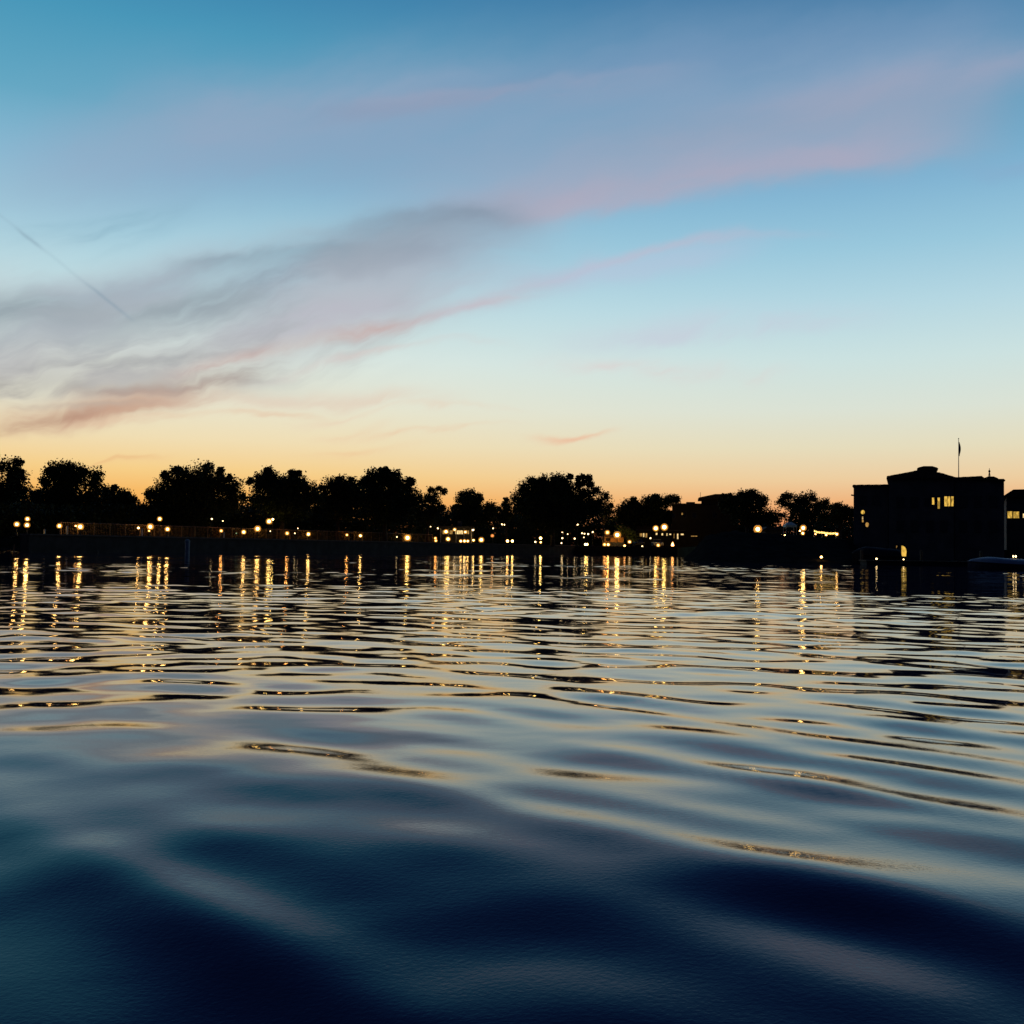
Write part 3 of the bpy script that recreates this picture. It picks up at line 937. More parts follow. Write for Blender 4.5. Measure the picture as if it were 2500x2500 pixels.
L = [
    (41, 1280, fy(60), 6, 'warm', 'warm globe lamp nearest the left edge of the shore', G1),
    (66, 1282, fy(66), 6.5, 'yellow', 'warm globe lamp directly below a second higher lamp near the left edge', G1),
    (67, 1267, fy(67, 5), 4.5, 'warm', 'higher small lamp right above the second lamp from the left edge', G2),
    (145, 1284, fy(145), 6.5, 'warm', 'warm globe lamp where the brown fence begins', G1),
    (196, 1286, fy(196), 6.5, 'yellow', 'bright fence lamp with a small glowing neighbour touching its left side', G1),
    (185, 1284, fy(186, 2.6), 2.2, 'orange', 'tiny orange lamp touching the left side of a bright fence lamp', G1),
    (338, 1289, fy(338), 2.8, 'warm', 'small fence lamp just left of the reddish double lamp', G1),
    (367, 1286, fy(367), 6.5, 'warm', 'bright fence lamp above a reddish glow under the wide dome tree', G1),
    (364, 1296, fy(364, 1.6), 3.2, 'orange', 'reddish low lamp right under the bright lamp beside the dome tree', G1),
    (390, 1267, fy(390, 6), 5, 'yellow', 'raised lamp forming the top of the triangle of three lamps', G2),
    (409, 1292, fy(409), 6.5, 'warm', 'fence lamp at the right corner of the triangle of three lamps', G1),
    (517, 1267, fy(517, 8), 2.4, 'whitel', 'small cold white lamp high under the wide dome tree', G3),
    (544, 1272, fy(544, 8), 1.5, 'whitel', 'tiny white light right of the cold white lamp under the dome tree', G3),
    (540, 1296, fy(540), 3.2, 'orange', 'small orange fence lamp beside a pale bollard', G1),
    (595, 1299, fy(595), 6, 'warm', 'bright fence lamp with the strongest streak on the water left of centre', G1),
    (577, 1302, fy(577), 1.8, 'green', 'dim greenish lamp just left of a bright fence lamp', G1),
    (629, 1291, fy(629, 3), 6, 'warm', 'bright raised lamp below the bumpy cloud-like tree', G2),
    (657, 1273, fy(657, 7), 5, 'yellow', 'tall yellow lamp under the bumpy tree with a small bulb at its upper right', G2),
    (666, 1268, fy(666, 7), 2.4, 'yellow', 'small bulb at the upper right of the tall yellow lamp', G2),
    (660, 1297, fy(660, 7), 1.5, 'whitel', 'tiny white light straight below the tall yellow lamp', G3),
    (701, 1302, fy(701), 3.4, 'orange', 'small orange fence lamp beside an orange lit post', G1),
    (727, 1290, fy(727, 8), 1.5, 'whitel', 'tiny white light above and left of the round medium fence lamp', G3),
    (720, 1302, fy(720, 5), 1.6, 'whitel', 'tiny white light between the orange lamp and the round fence lamp', G3),
    (753, 1304, fy(753), 5, 'yellow', 'round medium fence lamp below the flat topped tree', G1),
    (847, 1306, fy(847), 3.6, 'orange', 'small orange lamp left of the flattened yellow lamp', G1),
    (880, 1308, fy(880), 4.6, 'yellow', 'yellow lamp below the faintly lit pale shrub', G1),
    (969, 1311, fy(969), 1.6, 'whitel', 'tiny white light left of the isolated round lamp', G3),
    (995, 1313, fy(995), 6, 'yellow', 'isolated round yellow lamp left of the lit pavilion', G1),
    (1039, 1292, 150, 1.7, 'whitel', 'lowest of the three tiny white lights left of the pavilion roof', G3),
    (1051, 1286, 150, 1.5, 'whitel', 'highest of the three tiny white lights left of the pavilion roof', G3),
    (1069, 1290, 150, 1.9, 'whitel', 'tiny white light at the left end of the pavilion roof', G3),
    (1063, 1314, fy(1063, 3), 3.2, 'orange', 'upper of two orange lamps stacked at the end of the fence', G4),
    (1064, 1320, fy(1064, 1.4), 3.2, 'orange', 'lower of two orange lamps stacked at the end of the fence', G4),
    (1089, 1298, 146, 6, 'yellow', 'large yellow lamp before the left part of the pavilion', G4),
    (1110, 1293, 146, 4.6, 'whitel', 'pale lamp before the middle of the pavilion', G4),
    (1136, 1299, 146, 4.4, 'whitel', 'pale lamp before the right part of the pavilion', G4),
    (1155, 1294, 150, 2.4, 'whitel', 'small white light just right of the pavilion roof', G3),
    (1094, 1316, fy(1094, 2), 5, 'yellow', 'yellow lamp below the left part of the pavilion', G4),
    (1125, 1321, fy(1125, 2), 3.8, 'warm', 'warm low lamp left of the close pair in front of the pavilion', G4),
    (1134, 1321, fy(1134, 2), 3.4, 'warm', 'left lamp of the close pair on the promenade before the pavilion', G4),
    (1142, 1321, fy(1142, 2), 3.4, 'warm', 'right lamp of the close pair on the promenade before the pavilion', G4),
    (1156, 1319, fy(1156, 2), 3.4, 'yellow', 'tall narrow lamp between the close pair and the isolated bright lamp', G4),
    (1175, 1318, fy(1175, 2), 4.8, 'yellow', 'bright round low lamp right of the pavilion', G4),
    (1202, 1308, 162, 3, 'redl', 'single red light right of the pavilion', G4),
    (1204, 1290, 166, 1.8, 'whitel', 'tiny white light above the red light', G3),
    (1226, 1280, 166, 2.2, 'whitel', 'left lamp of the white pair high under the pointed conifer', G3),
    (1232, 1281, 166, 2.0, 'whitel', 'right lamp of the white pair high under the pointed conifer', G3),
    (1239, 1321, fy(1239, 2), 2.8, 'warm', 'left lamp of two warm lights at the left foot of the biggest tree', G4),
    (1251, 1321, fy(1251, 2), 2.8, 'yellow', 'right lamp of two warm lights at the left foot of the biggest tree', G4),
    (1307, 1323, fy(1307, 2), 2.4, 'whitel', 'small lamp left of the stacked pair under the biggest tree', G4),
    (1320, 1314, fy(1320, 4), 2.8, 'yellow', 'upper lamp of the stacked pair under the biggest tree', G4),
    (1320, 1324, fy(1320, 1.6), 3.2, 'yellow', 'lower lamp of the stacked pair under the biggest tree', G4),
    (1373, 1299, 172, 1.9, 'whitel', 'top light of the loose column of lights under the biggest tree', G3),
    (1373, 1314, 172, 2.0, 'whitel', 'middle light of the loose column of lights under the biggest tree', G3),
    (1371, 1326, 176, 2.2, 'whitel', 'bottom light of the loose column of lights under the biggest tree', G3),
    (1386, 1304, 172, 1.4, 'whitel', 'tiny light right of the loose column under the biggest tree', G3),
    (1410, 1281, 172, 2.8, 'whitel', 'highest white light under the right side of the biggest tree', G3),
    (1403, 1315, 174, 2.0, 'whitel', 'white light below the highest one under the biggest tree', G3),
    (1421, 1302, 176, 1.7, 'whitel', 'first light of the row of four right of the biggest tree trunk', G3),
    (1427, 1303, 176, 1.7, 'whitel', 'second light of the row of four right of the biggest tree trunk', G3),
    (1436, 1304, 176, 1.9, 'whitel', 'third light of the row of four right of the biggest tree trunk', G3),
    (1447, 1299, 176, 2.0, 'whitel', 'last and highest light of the row of four left of the kiosk', G3),
    (1426, 1312, 178, 1.6, 'whitel', 'tiny light under the row of four lights', G3),
    (1429, 1329, 184, 2.8, 'yellow', 'left lamp of the close pair at the water left of the kiosk', G4),
    (1434, 1329, 184, 2.8, 'yellow', 'right lamp of the close pair at the water left of the kiosk', G4),
    (1483, 1300, 177, 4.8, 'orange', 'orange lamp above the tan kiosk', G5),
    (1507, 1306, 175, 6.2, 'yellow', 'very bright yellow lamp right of the tan kiosk', G5),
    (1476, 1331, 174.5, 3.2, 'orange', 'left lamp of the orange pair in front of the kiosk', G5),
    (1485, 1331, 174.5, 3.8, 'warm', 'right lamp of the orange pair in front of the kiosk', G5),
    (1525, 1333, 174.5, 2.6, 'orange', 'small low orange lamp right of the kiosk', G5),
    (1588, 1314, 181, 2.2, 'whitel', 'white light between the dark car and the pale car', G5),
    (1568, 1334, 175, 1.8, 'whitel', 'tiny white light low on the quay edge under the dark car', G5),
    (1607, 1334, 175, 3.6, 'orange', 'orange lamp on the quay edge under the pale car', G5),
    (1753, 1311, 150, 4.2, 'yellow', 'yellow lamp behind the left side of the dark bank', G5),
    (1850, 1292, 128, 7, 'yellow', 'large glowing yellow lamp above the dark bank', G5),
    (1941, 1309, 128, 2.6, 'whitel', 'small pale lamp below the teal canopy', G5),
    (1961, 1289, 126, 6.5, 'yellow', 'large bright lamp just right of the teal canopy', G5),
    (1960, 1302, 125.5, 3.6, 'warm', 'smaller warm lamp under the large bright lamp by the canopy', G5),
    (1953, 1296, 126.5, 2.2, 'warm', 'tiny lamp at the left of the large bright lamp by the canopy', G5),
    (2043, 1304, 118, 3.8, 'warm', 'warm lamp on a thin white post at the right end of the light string', G5),
]
for px, py, Y, rp, m, lab, grp in L:
    w = 0 if rp < 3 else 40 if grp in (G1, G2) else 20
    w = {(1507, 1306): 330, (1483, 1300): 200, (1850, 1292): 120, (1961, 1289): 120}.get((px, py), w)
    lamp(px, py, Y, rp, m, lab, group=grp, watts=w)

# row of small lights on the terrace
for i in range(4):
    lamp(1907 + i * 4.6, 1307 + (i % 2) * 1.2, 127, 1.9, 'warm',
         ['left end light', 'second light from the left', 'third light from the left', 'right end light'][i] + ' of the short row on top of the dark bank',
         group='row of little lights on the bank')

# twin-arm street lamp on the quay
tw = at(1612, 1320, 177)
tg_ = thing('twin_street_lamp', (tw.x, 177, GROUND), 'tall street lamp with two bright globes in front of the shops', 'lamp')
MB().tube([(tw.x, 177, GROUND - .05), (tw.x, 177, at(0, 1296, 177).z)], [.09, .05], 8).build('pole', MT['iron'], tg_)
for px, py, r_ in ((1601, 1290, 5.4), (1622, 1287, 6.4)):
    c = at(px, py, 177)
    r = 1.4 * r_ * 177 / F_PX
    MB().tube([(tw.x, 177, at(1612, 1298, 177).z), ((tw.x + c.x) / 2, 177, c.z - r - .05), (c.x, 177, c.z - r * .8)], .035, 6).build('arm', MT['iron'], tg_)
    MB().lathe(c.x, 177, [(r * math.sin(t) + 1e-4, c.z - r * math.cos(t)) for t in np.linspace(.2, math.pi - .2, 7)], 10).build('halo_shell', MT['halo_shell'], tg_, smooth=True)  # halo glow added round the globe
    r *= .5
    MB().lathe(c.x, 177, [(r * math.sin(t) + 1e-4, c.z - r * math.cos(t)) for t in np.linspace(.2, math.pi - .2, 7)], 10).build('bulb', MT['yellow'], tg_, smooth=True)

# pale bollards by the fence, two with orange lamp light in their colour
for px, y0, y1, m, lab in ((164, 1284, 1298, 'white', 'pale bollard between the two left fence lamps'),
                           (109, 1292, 1297, 'white', 'short pale stub left of the fence start'),
                           (347, 1290, 1306, 'white', 'white bollard left of the reddish lamp'),
                           (547, 1299, 1311, 'white', 'white bollard right of the small orange lamp'),
                           (708, 1305, 1316, 'wallo', 'orange lit post right of the second small orange lamp'),
                           (852, 1309, 1321, 'wallo', 'orange lit post right of the third small orange lamp')):
    p = at(px, y0, fy(px, 1.5))
    b_ = MB().lathe(p.x, p.y, [(.075, GROUND - .02), (.075, p.z - .08), (.085, p.z - .06), (.06, p.z)], 10)
    tag(b_.build('bollard', MT[m], loc=(p.x, p.y, GROUND)), lab, 'bollard', 'bollards on the promenade')


# ------------------------------------------------------------------ buildings
def bxpx(x0, x1, y0, y1, Y, T, zb=None, bev=0):
    a, b = at(x0, y0, Y), at(x1, y1, Y)
    mid = at((x0 + x1) / 2, y0, Y).z
    z0 = at((x0 + x1) / 2, y1, Y).z if zb is None else zb
    return MB().box(a.x, b.x, Y, Y + T, z0, mid, bev)


def window(par, x0, x1, y0, y1, Y, m, mull=0, name='window'):
    """framed pane standing a little proud of the wall at depth Y"""
    a, b = at(x0, y0, Y), at(x1, y1, Y)
    xa, xb = a.x, b.x
    z1 = at((x0 + x1) / 2, y0, Y).z
    z0 = at((x0 + x1) / 2, y1, Y).z
    f = .05
    fr = MB()
    fr.box(xa - f, xb + f, Y - .06, Y - .003, z1, z1 + f)
    fr.box(xa - f, xb + f, Y - .09, Y - .003, z0 - f, z0)
    fr.box(xa - f, xa, Y - .06, Y - .003, z0, z1)
    fr.box(xb, xb + f, Y - .06, Y - .003, z0, z1)
    for i in range(mull):
        xm = xa + (xb - xa) * (i + 1) / (mull + 1)
        fr.box(xm - .02, xm + .02, Y - .055, Y - .024, z0, z1)
    fo = fr.build(name, MT['roofd'], par)
    MB().box(xa, xb, Y - .022, Y - .004, z0, z1).build('pane', MT[m], fo)
    return fo


def roof_px(pts, Y0, Y1):
    Ym = Y0
    return MB().prism([(at(x, y, Ym).x, at(x, y, Ym).z) for x, y in pts], Y0, Y1)


# lit pavilion in the centre
Yp = 150
pv = thing('pavilion', (at(1112, 1300, Yp).x, Yp, GROUND), 'low open lit pavilion with a flat roof and chimney behind the central lamps', 'building')
bxpx(1078, 1150, 1291, 1320, Yp + 1.5, 4, GROUND).build('wall', MT['wallp'], pv)
rf = bxpx(1070, 1156, 1285, 1290, Yp - .4, 6.6).build('roof', MT['roofd'], pv)
bxpx(1117, 1127, 1272, 1284.5, Yp + 2, 1).build('chimney', MT['wallp'], rf)
for x0, x1, m in ((1081, 1092, 'wind'), (1098, 1105, 'wind'), (1112, 1130, 'winw'), (1137, 1145, 'wind')):
    window(pv, x0, x1, 1295, 1304, Yp + 1.5, m, 1)
for x in (1076, 1095, 1114, 1133, 1151):
    c = at(x, 1300, Yp)
    MB().lathe(c.x, Yp, [(.1, GROUND), (.08, GROUND + .1), (.08, at(x, 1290, Yp).z)], 8).build('column', MT['white'], pv)
rl = MB()
a, b = at(1077, 1310, Yp - .2), at(1150, 1310, Yp - .2)
zt = at(1112, 1308.5, Yp).z
rl.tube([(a.x, a.y, zt), (b.x, b.y, zt)], .03, 6)
for i in range(40):
    x = a.x + (b.x - a.x) * i / 39
    rl.box(x - .012, x + .012, a.y - .012, a.y + .012, GROUND, zt)
rl.build('railing', MT['iron'], pv)

# tan kiosk lit by lamps, part of the orange glow is in its wall colour
Yk = 178.5
ks = thing('kiosk', (at(1497, 1320, Yk).x, Yk, GROUND), 'small tan kiosk glowing orange under two lamps', 'building')
bxpx(1474, 1522, 1311, 1330, Yk, 3, GROUND).build('wall', MT['wallo'], ks)
roof_px([(1469, 1311), (1480, 1305.5), (1516, 1306.5), (1527, 1312)], Yk - .4, Yk + 3.4).build('roof', MT['roof'], ks)
window(ks, 1480, 1490, 1314, 1320, Yk, 'glass', 1)
bxpx(1471, 1525, 1324, 1334, Yk - 1.5, .3, GROUND).build('counter', MT['roofd'], ks)

FRAME = (at(1690, 1300, 184).x, 184, R(-10))
# shops with a flat roof and a hip-roofed upper floor
Ys = 184
sh = thing('shop_building', (at(1690, 1300, Ys).x, Ys, GROUND), 'dark flat roofed building with lit shop windows and a hip roofed upper floor', 'building')
sh.location.x = FRAME[0]
sh.rotation_euler.z = FRAME[2]
bxpx(1555, 1640, 1285, 1320, Ys, 9, GROUND).build('low_wing', MT['wallk'], sh)
bxpx(1641, 1800, 1232, 1320, Ys + .3, 10, GROUND).build('wall', MT['wallk'], sh)
rf = bxpx(1639, 1713, 1229, 1232, Ys, 10.6).build('roof', MT['roofd'], sh)
bxpx(1675, 1697, 1225.5, 1228.8, Ys + 3, 2, bev=.08).build('roof_unit', MT['roofd'], rf)
bxpx(1713, 1800, 1217, 1231.5, Ys + .5, 9).build('upper_floor', MT['wallk'], sh)
hr = roof_px([(1704, 1217.5), (1706, 1214.5), (1746, 1206), (1775, 1206), (1810, 1214), (1812, 1217.5)], Ys - .2, Ys + 10)
ho = hr.build('hip_roof', MT['roof'], sh)
p = at(1710, 1216, Ys + 1)
MB().tube([(p.x, p.y, p.z - .1), (p.x, p.y, at(1710, 1202, Ys + 1).z)], .035, 6).build('antenna', MT['iron'], ho)
aw = bxpx(1552, 1675, 1293.5, 1295, Ys - 1.3, 1.25).build('canopy_roof', MT['roofd'], sh)
for x0, x1, y0, y1, m in ((1562, 1568, 1302, 1310, 'wind'), (1570, 1573, 1302, 1311, 'winw'), (1576, 1580, 1302, 1312, 'wind'),
                          (1601, 1605, 1301, 1306, 'winw'), (1615, 1619, 1302, 1307, 'winw'), (1627, 1630, 1302, 1308, 'winw'), (1634, 1638.5, 1303, 1306, 'winw')):
    window(sh, x0, x1, y0, y1, Ys, m)
for x0, x1, y0, y1, m in ((1645, 1646.5, 1303, 1314, 'wind'), (1653, 1656, 1303, 1316, 'winw'), (1662, 1669, 1303, 1306.5, 'winw'), (1687, 1702, 1308, 1310, 'wind'),
                          (1664, 1667, 1252, 1257, 'wind'), (1670, 1675, 1250, 1262, 'glass'), (1641.5, 1648, 1254, 1264, 'glass'), (1727, 1731, 1307, 1314, 'wind'),
                          (1735, 1737, 1307, 1314, 'wind'), (1690, 1700, 1252, 1264, 'glass'), (1740, 1750, 1252, 1264, 'glass')):
    window(sh, x0, x1, y0, y1, Ys + .3, m)
FRAME = None
d0 = at(1642, 1333, Ys - 6)
dr = thing('fire_bowl', (d0.x, d0.y, GROUND), 'flickering orange fire bowl on the quay below the shops', 'fire')
MB().lathe(d0.x, d0.y, [(.16, GROUND), (.10, GROUND + .08), (.30, GROUND + .26), (.33, GROUND + .30)], 12).build('bowl', MT['iron'], dr)
fz = GROUND + .30
MB().lathe(d0.x, d0.y, [(.18, fz - .02), (.26, fz + .14), (.20, fz + .30), (.10, fz + .48), (.015, fz + .70)], 9).build('flame', MT['orange'], dr, smooth=True)

# small house roof and teal canopy
Yc = 150
hs = thing('cottage', (at(1888, 1300, Yc).x, Yc, GROUND), 'low dark cottage roof behind the large glowing lamp', 'building')
bxpx(1868, 1912, 1294, 1310, Yc, 6, GROUND).build('wall', MT['wallp'], hs)
roof_px([(1862, 1294.5), (1874, 1286), (1906, 1286), (1918, 1294.5)], Yc - .5, Yc + 6.5).build('roof', MT['roofd'], hs)
Yt = 142
tn = thing('canopy_tent', (at(1932, 1300, Yt).x, Yt, GROUND), 'small pale teal canopy tent beside the large bright lamp', 'tent')
xa, xb, xm = at(1919, 1286, Yt).x, at(1946, 1286, Yt).x, at(1932, 1286, Yt).x
z0, z1 = at(1932, 1287, Yt).z, at(1932, 1274, Yt).z
MB().add([(xa, Yt, z0), (xb, Yt, z0), (xb, Yt + 1.6, z0), (xa, Yt + 1.6, z0), (xa, Yt, z0 + .28), (xb, Yt, z0 + .28), (xb, Yt + 1.6, z0 + .28),
          (xa, Yt + 1.6, z0 + .28), (xm - .25, Yt + .8, z1), (xm + .25, Yt + .8, z1)],
         [(0, 1, 5, 4), (1, 2, 6, 5), (2, 3, 7, 6), (3, 0, 4, 7), (4, 5, 9, 8), (5, 6, 9), (6, 7, 8, 9), (7, 4, 8)]).build('canopy', MT['tent'], tn)
for x in (xa + .05, xb - .05):
    for y in (Yt + .05, Yt + 1.55):
        MB().tube([(x, y, GROUND - .03), (x, y, z0 + .1)], .03, 6).build('pole', MT['white'], tn)

# string of lights with its posts
Yl = 120
sl = thing('string_lights', (at(2015, 1310, Yl).x, Yl, GROUND), 'string of glowing bulbs hung over the terrace left of the large villa', 'lights')
ends = [(1987, 1294), (2007, 1298), (2041, 1300)]
cab = MB()
posn = []
for (x0, y0), (x1, y1), kn in ((ends[0], ends[1], 5), (ends[1], ends[2], 9)):
    pts = []
    for i in range(13):
        t = i / 12
        pts.append(at(x0 + (x1 - x0) * t, y0 + (y1 - y0) * t + 3.0 * math.sin(math.pi * t) * .5, Yl))
    cab.tube(pts, .012, 5)
    for i in range(kn):
        t = (i + .5) / kn
        posn.append(at(x0 + (x1 - x0) * t, y0 + (y1 - y0) * t + 3.0 * math.sin(math.pi * t) * .5 + 2.0, Yl))
cab.build('cable', MT['iron'], sl)
for c in posn:
    MB().lathe(c.x, c.y, [(.02, c.z + .13), (.075, c.z + .05), (.08, c.z - .05), (.03, c.z - .11)], 8).build('bulb', MT['bulb'], sl)
for x, y in ends:
    p = at(x, y, Yl)
    MB().tube([(p.x, p.y, GROUND - .05), (p.x, p.y, p.z + .05)], .035, 6).build('post', MT['white'], sl)
lamp(2017, 1306, 121, 3.4, 'warm', 'warm lamp hanging low under the middle of the light string', group=G5)
lamp(1991, 1304, 121, 2.0, 'orange', 'small orange lamp under the left end of the light string', group=G5)

# ---- large villa on the right
Yv = 96
FRAME = (at(2270, 1340, Yv).x, Yv, R(-21))
vl = thing('large_villa', (FRAME[0], Yv, 0), 'large dark waterfront villa with stepped roofs, cupola and lit yellow windows', 'building')
vl.rotation_euler.z = FRAME[2]
BASE = .3
bxpx(2084, 2169, 1188, 1370, Yv, 12, BASE).build('side_wing', MT['wallp'], vl)
pw = bxpx(2081, 2169.5, 1184.5, 1188, Yv - .15, 12.3).build('parapet', MT['cap'], vl)
bxpx(2170, 2329, 1167, 1370, Yv - .5, 13, BASE).build('main_block', MT['wallp'], vl)
mr = roof_px([(2164, 1168), (2165, 1163.5), (2205, 1155), (2243, 1148.5), (2288, 1152.5), (2310, 1159), (2334, 1165.5), (2334, 1168)], Yv - 1.0, Yv + 13).build('main_roof', MT['roof'], vl)
bxpx(2246, 2284, 1142, 1151, Yv + 2, 5).build('cupola', MT['wallp'], mr)
roof_px([(2239, 1143.2), (2243, 1140.8), (2255, 1137.8), (2276, 1137.8), (2287, 1141), (2291, 1143.8)], Yv + 1.5, Yv + 7.5).build('cupola_roof', MT['roof'], mr)
bxpx(2330, 2452, 1169.5, 1370, Yv, 12, BASE).build('right_wing', MT['wallp'], vl)
rr = roof_px([(2329.5, 1169.5), (2329.5, 1166.5), (2375, 1165.2), (2398, 1163.2), (2404, 1166.5), (2412, 1163.2), (2426, 1163), (2436, 1167), (2440, 1171), (2454.5, 1171.5), (2454.5, 1174)], Yv - .4, Yv + 12).build('right_roof', MT['roof'], vl)
# ragged rows of barrel tile ends along the eaves
for par, runs in ((pw, ((2082, 1184.5, 2168, 1183.5, 27),)), (mr, ((2165, 1163.5, 2243, 1148.5, 26), (2291, 1153.5, 2332, 1165.5, 14))),
                  (rr, ((2332, 1166.2, 2398, 1163.2, 22), (2438, 1170.5, 2453, 1171.5, 6)))):
    tl_ = MB()
    for x0, y0, x1, y1, k in runs:
        for i in range(k):
            t = (i + .5) / k
            p = at(x0 + (x1 - x0) * t, y0 + (y1 - y0) * t, Yv - .6)
            tl_.tube([(p.x, p.y, p.z), (p.x, p.y + 2.5, p.z + .02)], .052 + .02 * random.random(), 6)
    tl_.build('tile_edge', MT['roof'], par)
for x0, x1, y0, y1, m, mu in ((2275.5, 2281, 1215, 1232, 'win', 0), (2289, 2294.5, 1215, 1242, 'win', 0), (2305.5, 2320, 1212, 1236, 'win', 1), (2322.5, 2328, 1212, 1236, 'win', 0),
                              (2190, 2205, 1214, 1238, 'glass', 1), (2225, 2240, 1214, 1238, 'glass', 1), (2258, 2266, 1216, 1234, 'glass', 0),
                              (2190, 2205, 1272, 1298, 'glass', 1), (2225, 2240, 1272, 1298, 'glass', 1), (2262, 2277, 1272, 1298, 'glass', 1), (2297, 2312, 1272, 1298, 'glass', 1)):
    window(vl, x0, x1, y0, y1, Yv - .5, m, mu)
for x0, x1, y0, y1 in ((2345, 2360, 1212, 1238), (2380, 2395, 1212, 1238), (2418, 2433, 1212, 1238), (2345, 2360, 1272, 1298), (2380, 2395, 1272, 1298), (2418, 2433, 1272, 1298),
                       (2100, 2114, 1212, 1232), (2130, 2144, 1212, 1232)):
    window(vl, x0, x1, y0, y1, Yv, 'glass', 1)
sc_ = at(2081, 1210, Yv + .3)                # scupper on the left corner
MB().tube([(sc_.x + .25, Yv + .3, sc_.z), (sc_.x - .12, Yv + .3, sc_.z + .06)], .07, 6).build('wall_lantern', MT['iron'], vl)


def round_win(px, py, rpx, rpy, Y, m):
    c = at(px, py, Y)
    a_, b_ = rpx * Y / F_PX, rpy * Y / F_PX
    ring = [(c.x + a_ * 1.25 * math.cos(t), c.z + b_ * 1.25 * math.sin(t)) for t in np.linspace(0, 2 * math.pi, 17)[:-1]]
    fo = MB().prism(ring, Y - .03, Y - .003).build('round_window', MT['roofd'], vl)
    MB().prism([(c.x + a_ * math.cos(t), c.z + b_ * math.sin(t)) for t in np.linspace(0, 2 * math.pi, 17)[:-1]], Y - .045, Y - .032).build('pane', MT[m], fo)


round_win(2106.5, 1250.5, 4.6, 5.2, Yv, 'win')
round_win(2117, 1281, 4.2, 5.8, Yv, 'wind')
window(vl, 2104.5, 2107.5, 1261, 1268, Yv, 'winw')
window(vl, 2104.5, 2108.5, 1269.5, 1275, Yv, 'wind')
# lit arch at the water level: the doorway with only its right half lit
c = at(2201, 1347, Yv - .5)
aw_, ah = 11.5 * Yv / F_PX, 15 * Yv / F_PX
half = [(c.x, c.z - ah * .75)] + [(c.x + aw_ * math.cos(t), c.z + ah * math.sin(t)) for t in np.linspace(0, math.pi / 2, 9)] + []
half = [(c.x, c.z - ah * .75), (c.x + aw_ * .9, c.z - ah * .75)] + [(c.x + aw_ * math.cos(t), c.z + ah * math.sin(t)) for t in np.linspace(0, math.pi / 2, 9)]
full = [(c.x - aw_ * 1.2, c.z - ah * .9), (c.x + aw_ * 1.15, c.z - ah * .9)] + [(c.x + aw_ * 1.2 * math.cos(t), c.z + ah * 1.15 * math.sin(t)) for t in np.linspace(0, math.pi, 17)]
ar = MB().prism(full, Yv - .54, Yv - .503).build('arched_door', MT['roofd'], vl)
MB().prism(half, Yv - .56, Yv - .543).build('pane', MT['win'], ar)
window(vl, 2188, 2190.5, 1332, 1340, Yv - .5, 'wind')
# weather vane on the right wing
p = at(2415.5, 1164, Yv + 3)
ztop = at(2415.5, 1143, Yv + 3).z
vn = MB()
vn.tube([(p.x, p.y, p.z - .1), (p.x, p.y, ztop)], [.05, .02], 6)
vn.lathe(p.x, p.y, [(.02, ztop - .42), (.10, ztop - .34), (.08, ztop - .22), (.02, ztop - .16)], 8)
vn.tube([(p.x - .10, p.y, p.z - .05), (p.x - .02, p.y, ztop - .35)], .022, 5)
vn.tube([(p.x + .10, p.y, p.z - .05), (p.x + .02, p.y, ztop - .35)], .022, 5)
vn.build('roof_finial', MT['iron'], vl)

FRAME = None
# flagpole on the villa roof
fp = at(2340.5, 1166, Yv + 2)
ft = at(2341, 1072, Yv + 2)
fg = thing('flagpole', (fp.x, fp.y, fp.z), 'tall thin flagpole with a limp hanging flag on the villa roof', 'flagpole')
pm = MB().tube([(fp.x, fp.y, fp.z - .25), (fp.x, fp.y, ft.z)], [.045, .025], 8)
pm.lathe(fp.x, fp.y, [(.01, ft.z - .02), (.05, ft.z + .03), (.05, ft.z + .06), (.01, ft.z + .11)], 8)
pm.build('pole', MT['white'], fg)
fv, ff = [], []
zA, zB = at(2341, 1079, Yv + 2).z, at(2341, 1113, Yv + 2).z
for i in range(12):
    t = i / 11
    wdt = .05 + .12 * math.sin(math.pi * min(1, t * 1.15)) ** .8
    for j in range(7):
        s = j / 6
        fv.append((fp.x + .03 + wdt * s, fp.y + .05 * math.sin(s * 9 + t * 2), zA + (zB - zA) * t - .04 * s))
for i in range(11):
    for j in range(6):
        q_ = i * 7 + j
        ff.append((q_, q_ + 1, q_ + 8, q_ + 7))
fo = MB().add(fv, ff).build('flag', MT['flag'], fg, smooth=True)
so = fo.modifiers.new('thickness', 'SOLIDIFY')
so.thickness = .012

# neighbour house at the right edge
Yn = 104
FRAME = (at(2500, 1330, Yn).x, Yn, R(-24))
nh = thing('neighbour_house', (FRAME[0], Yn, 0), 'dark house at the right edge with a hip roof and two lit windows', 'building')
nh.rotation_euler.z = FRAME[2]
bxpx(2457, 2640, 1212, 1370, Yn, 10, BASE).build('wall', MT['wallp'], nh)
roof_px([(2448, 1213), (2452, 1209), (2466, 1200), (2474, 1195), (2600, 1192), (2650, 1209), (2650, 1213)], Yn - .6, Yn + 10.6).build('roof', MT['roof'], nh)
for x0, x1, y0, y1, m in ((2460, 2471.5, 1248.5, 1265, 'win'), (2474.5, 2488, 1249, 1265, 'win'), (2497, 2503, 1254, 1264, 'winw')):
    window(nh, x0, x1, y0, y1, Yn, m, 0)

FRAME = None
# terrace wall under the villa
tw_ = thing('terrace_wall', (32, 88, 0), 'low dark retaining wall at the water below the villa', 'wall')
strip(MB(), [(27, 92.5), (31, 86.5), (120, 84)], .4, -1, .40).build('wall', MT['stone'], tw_)

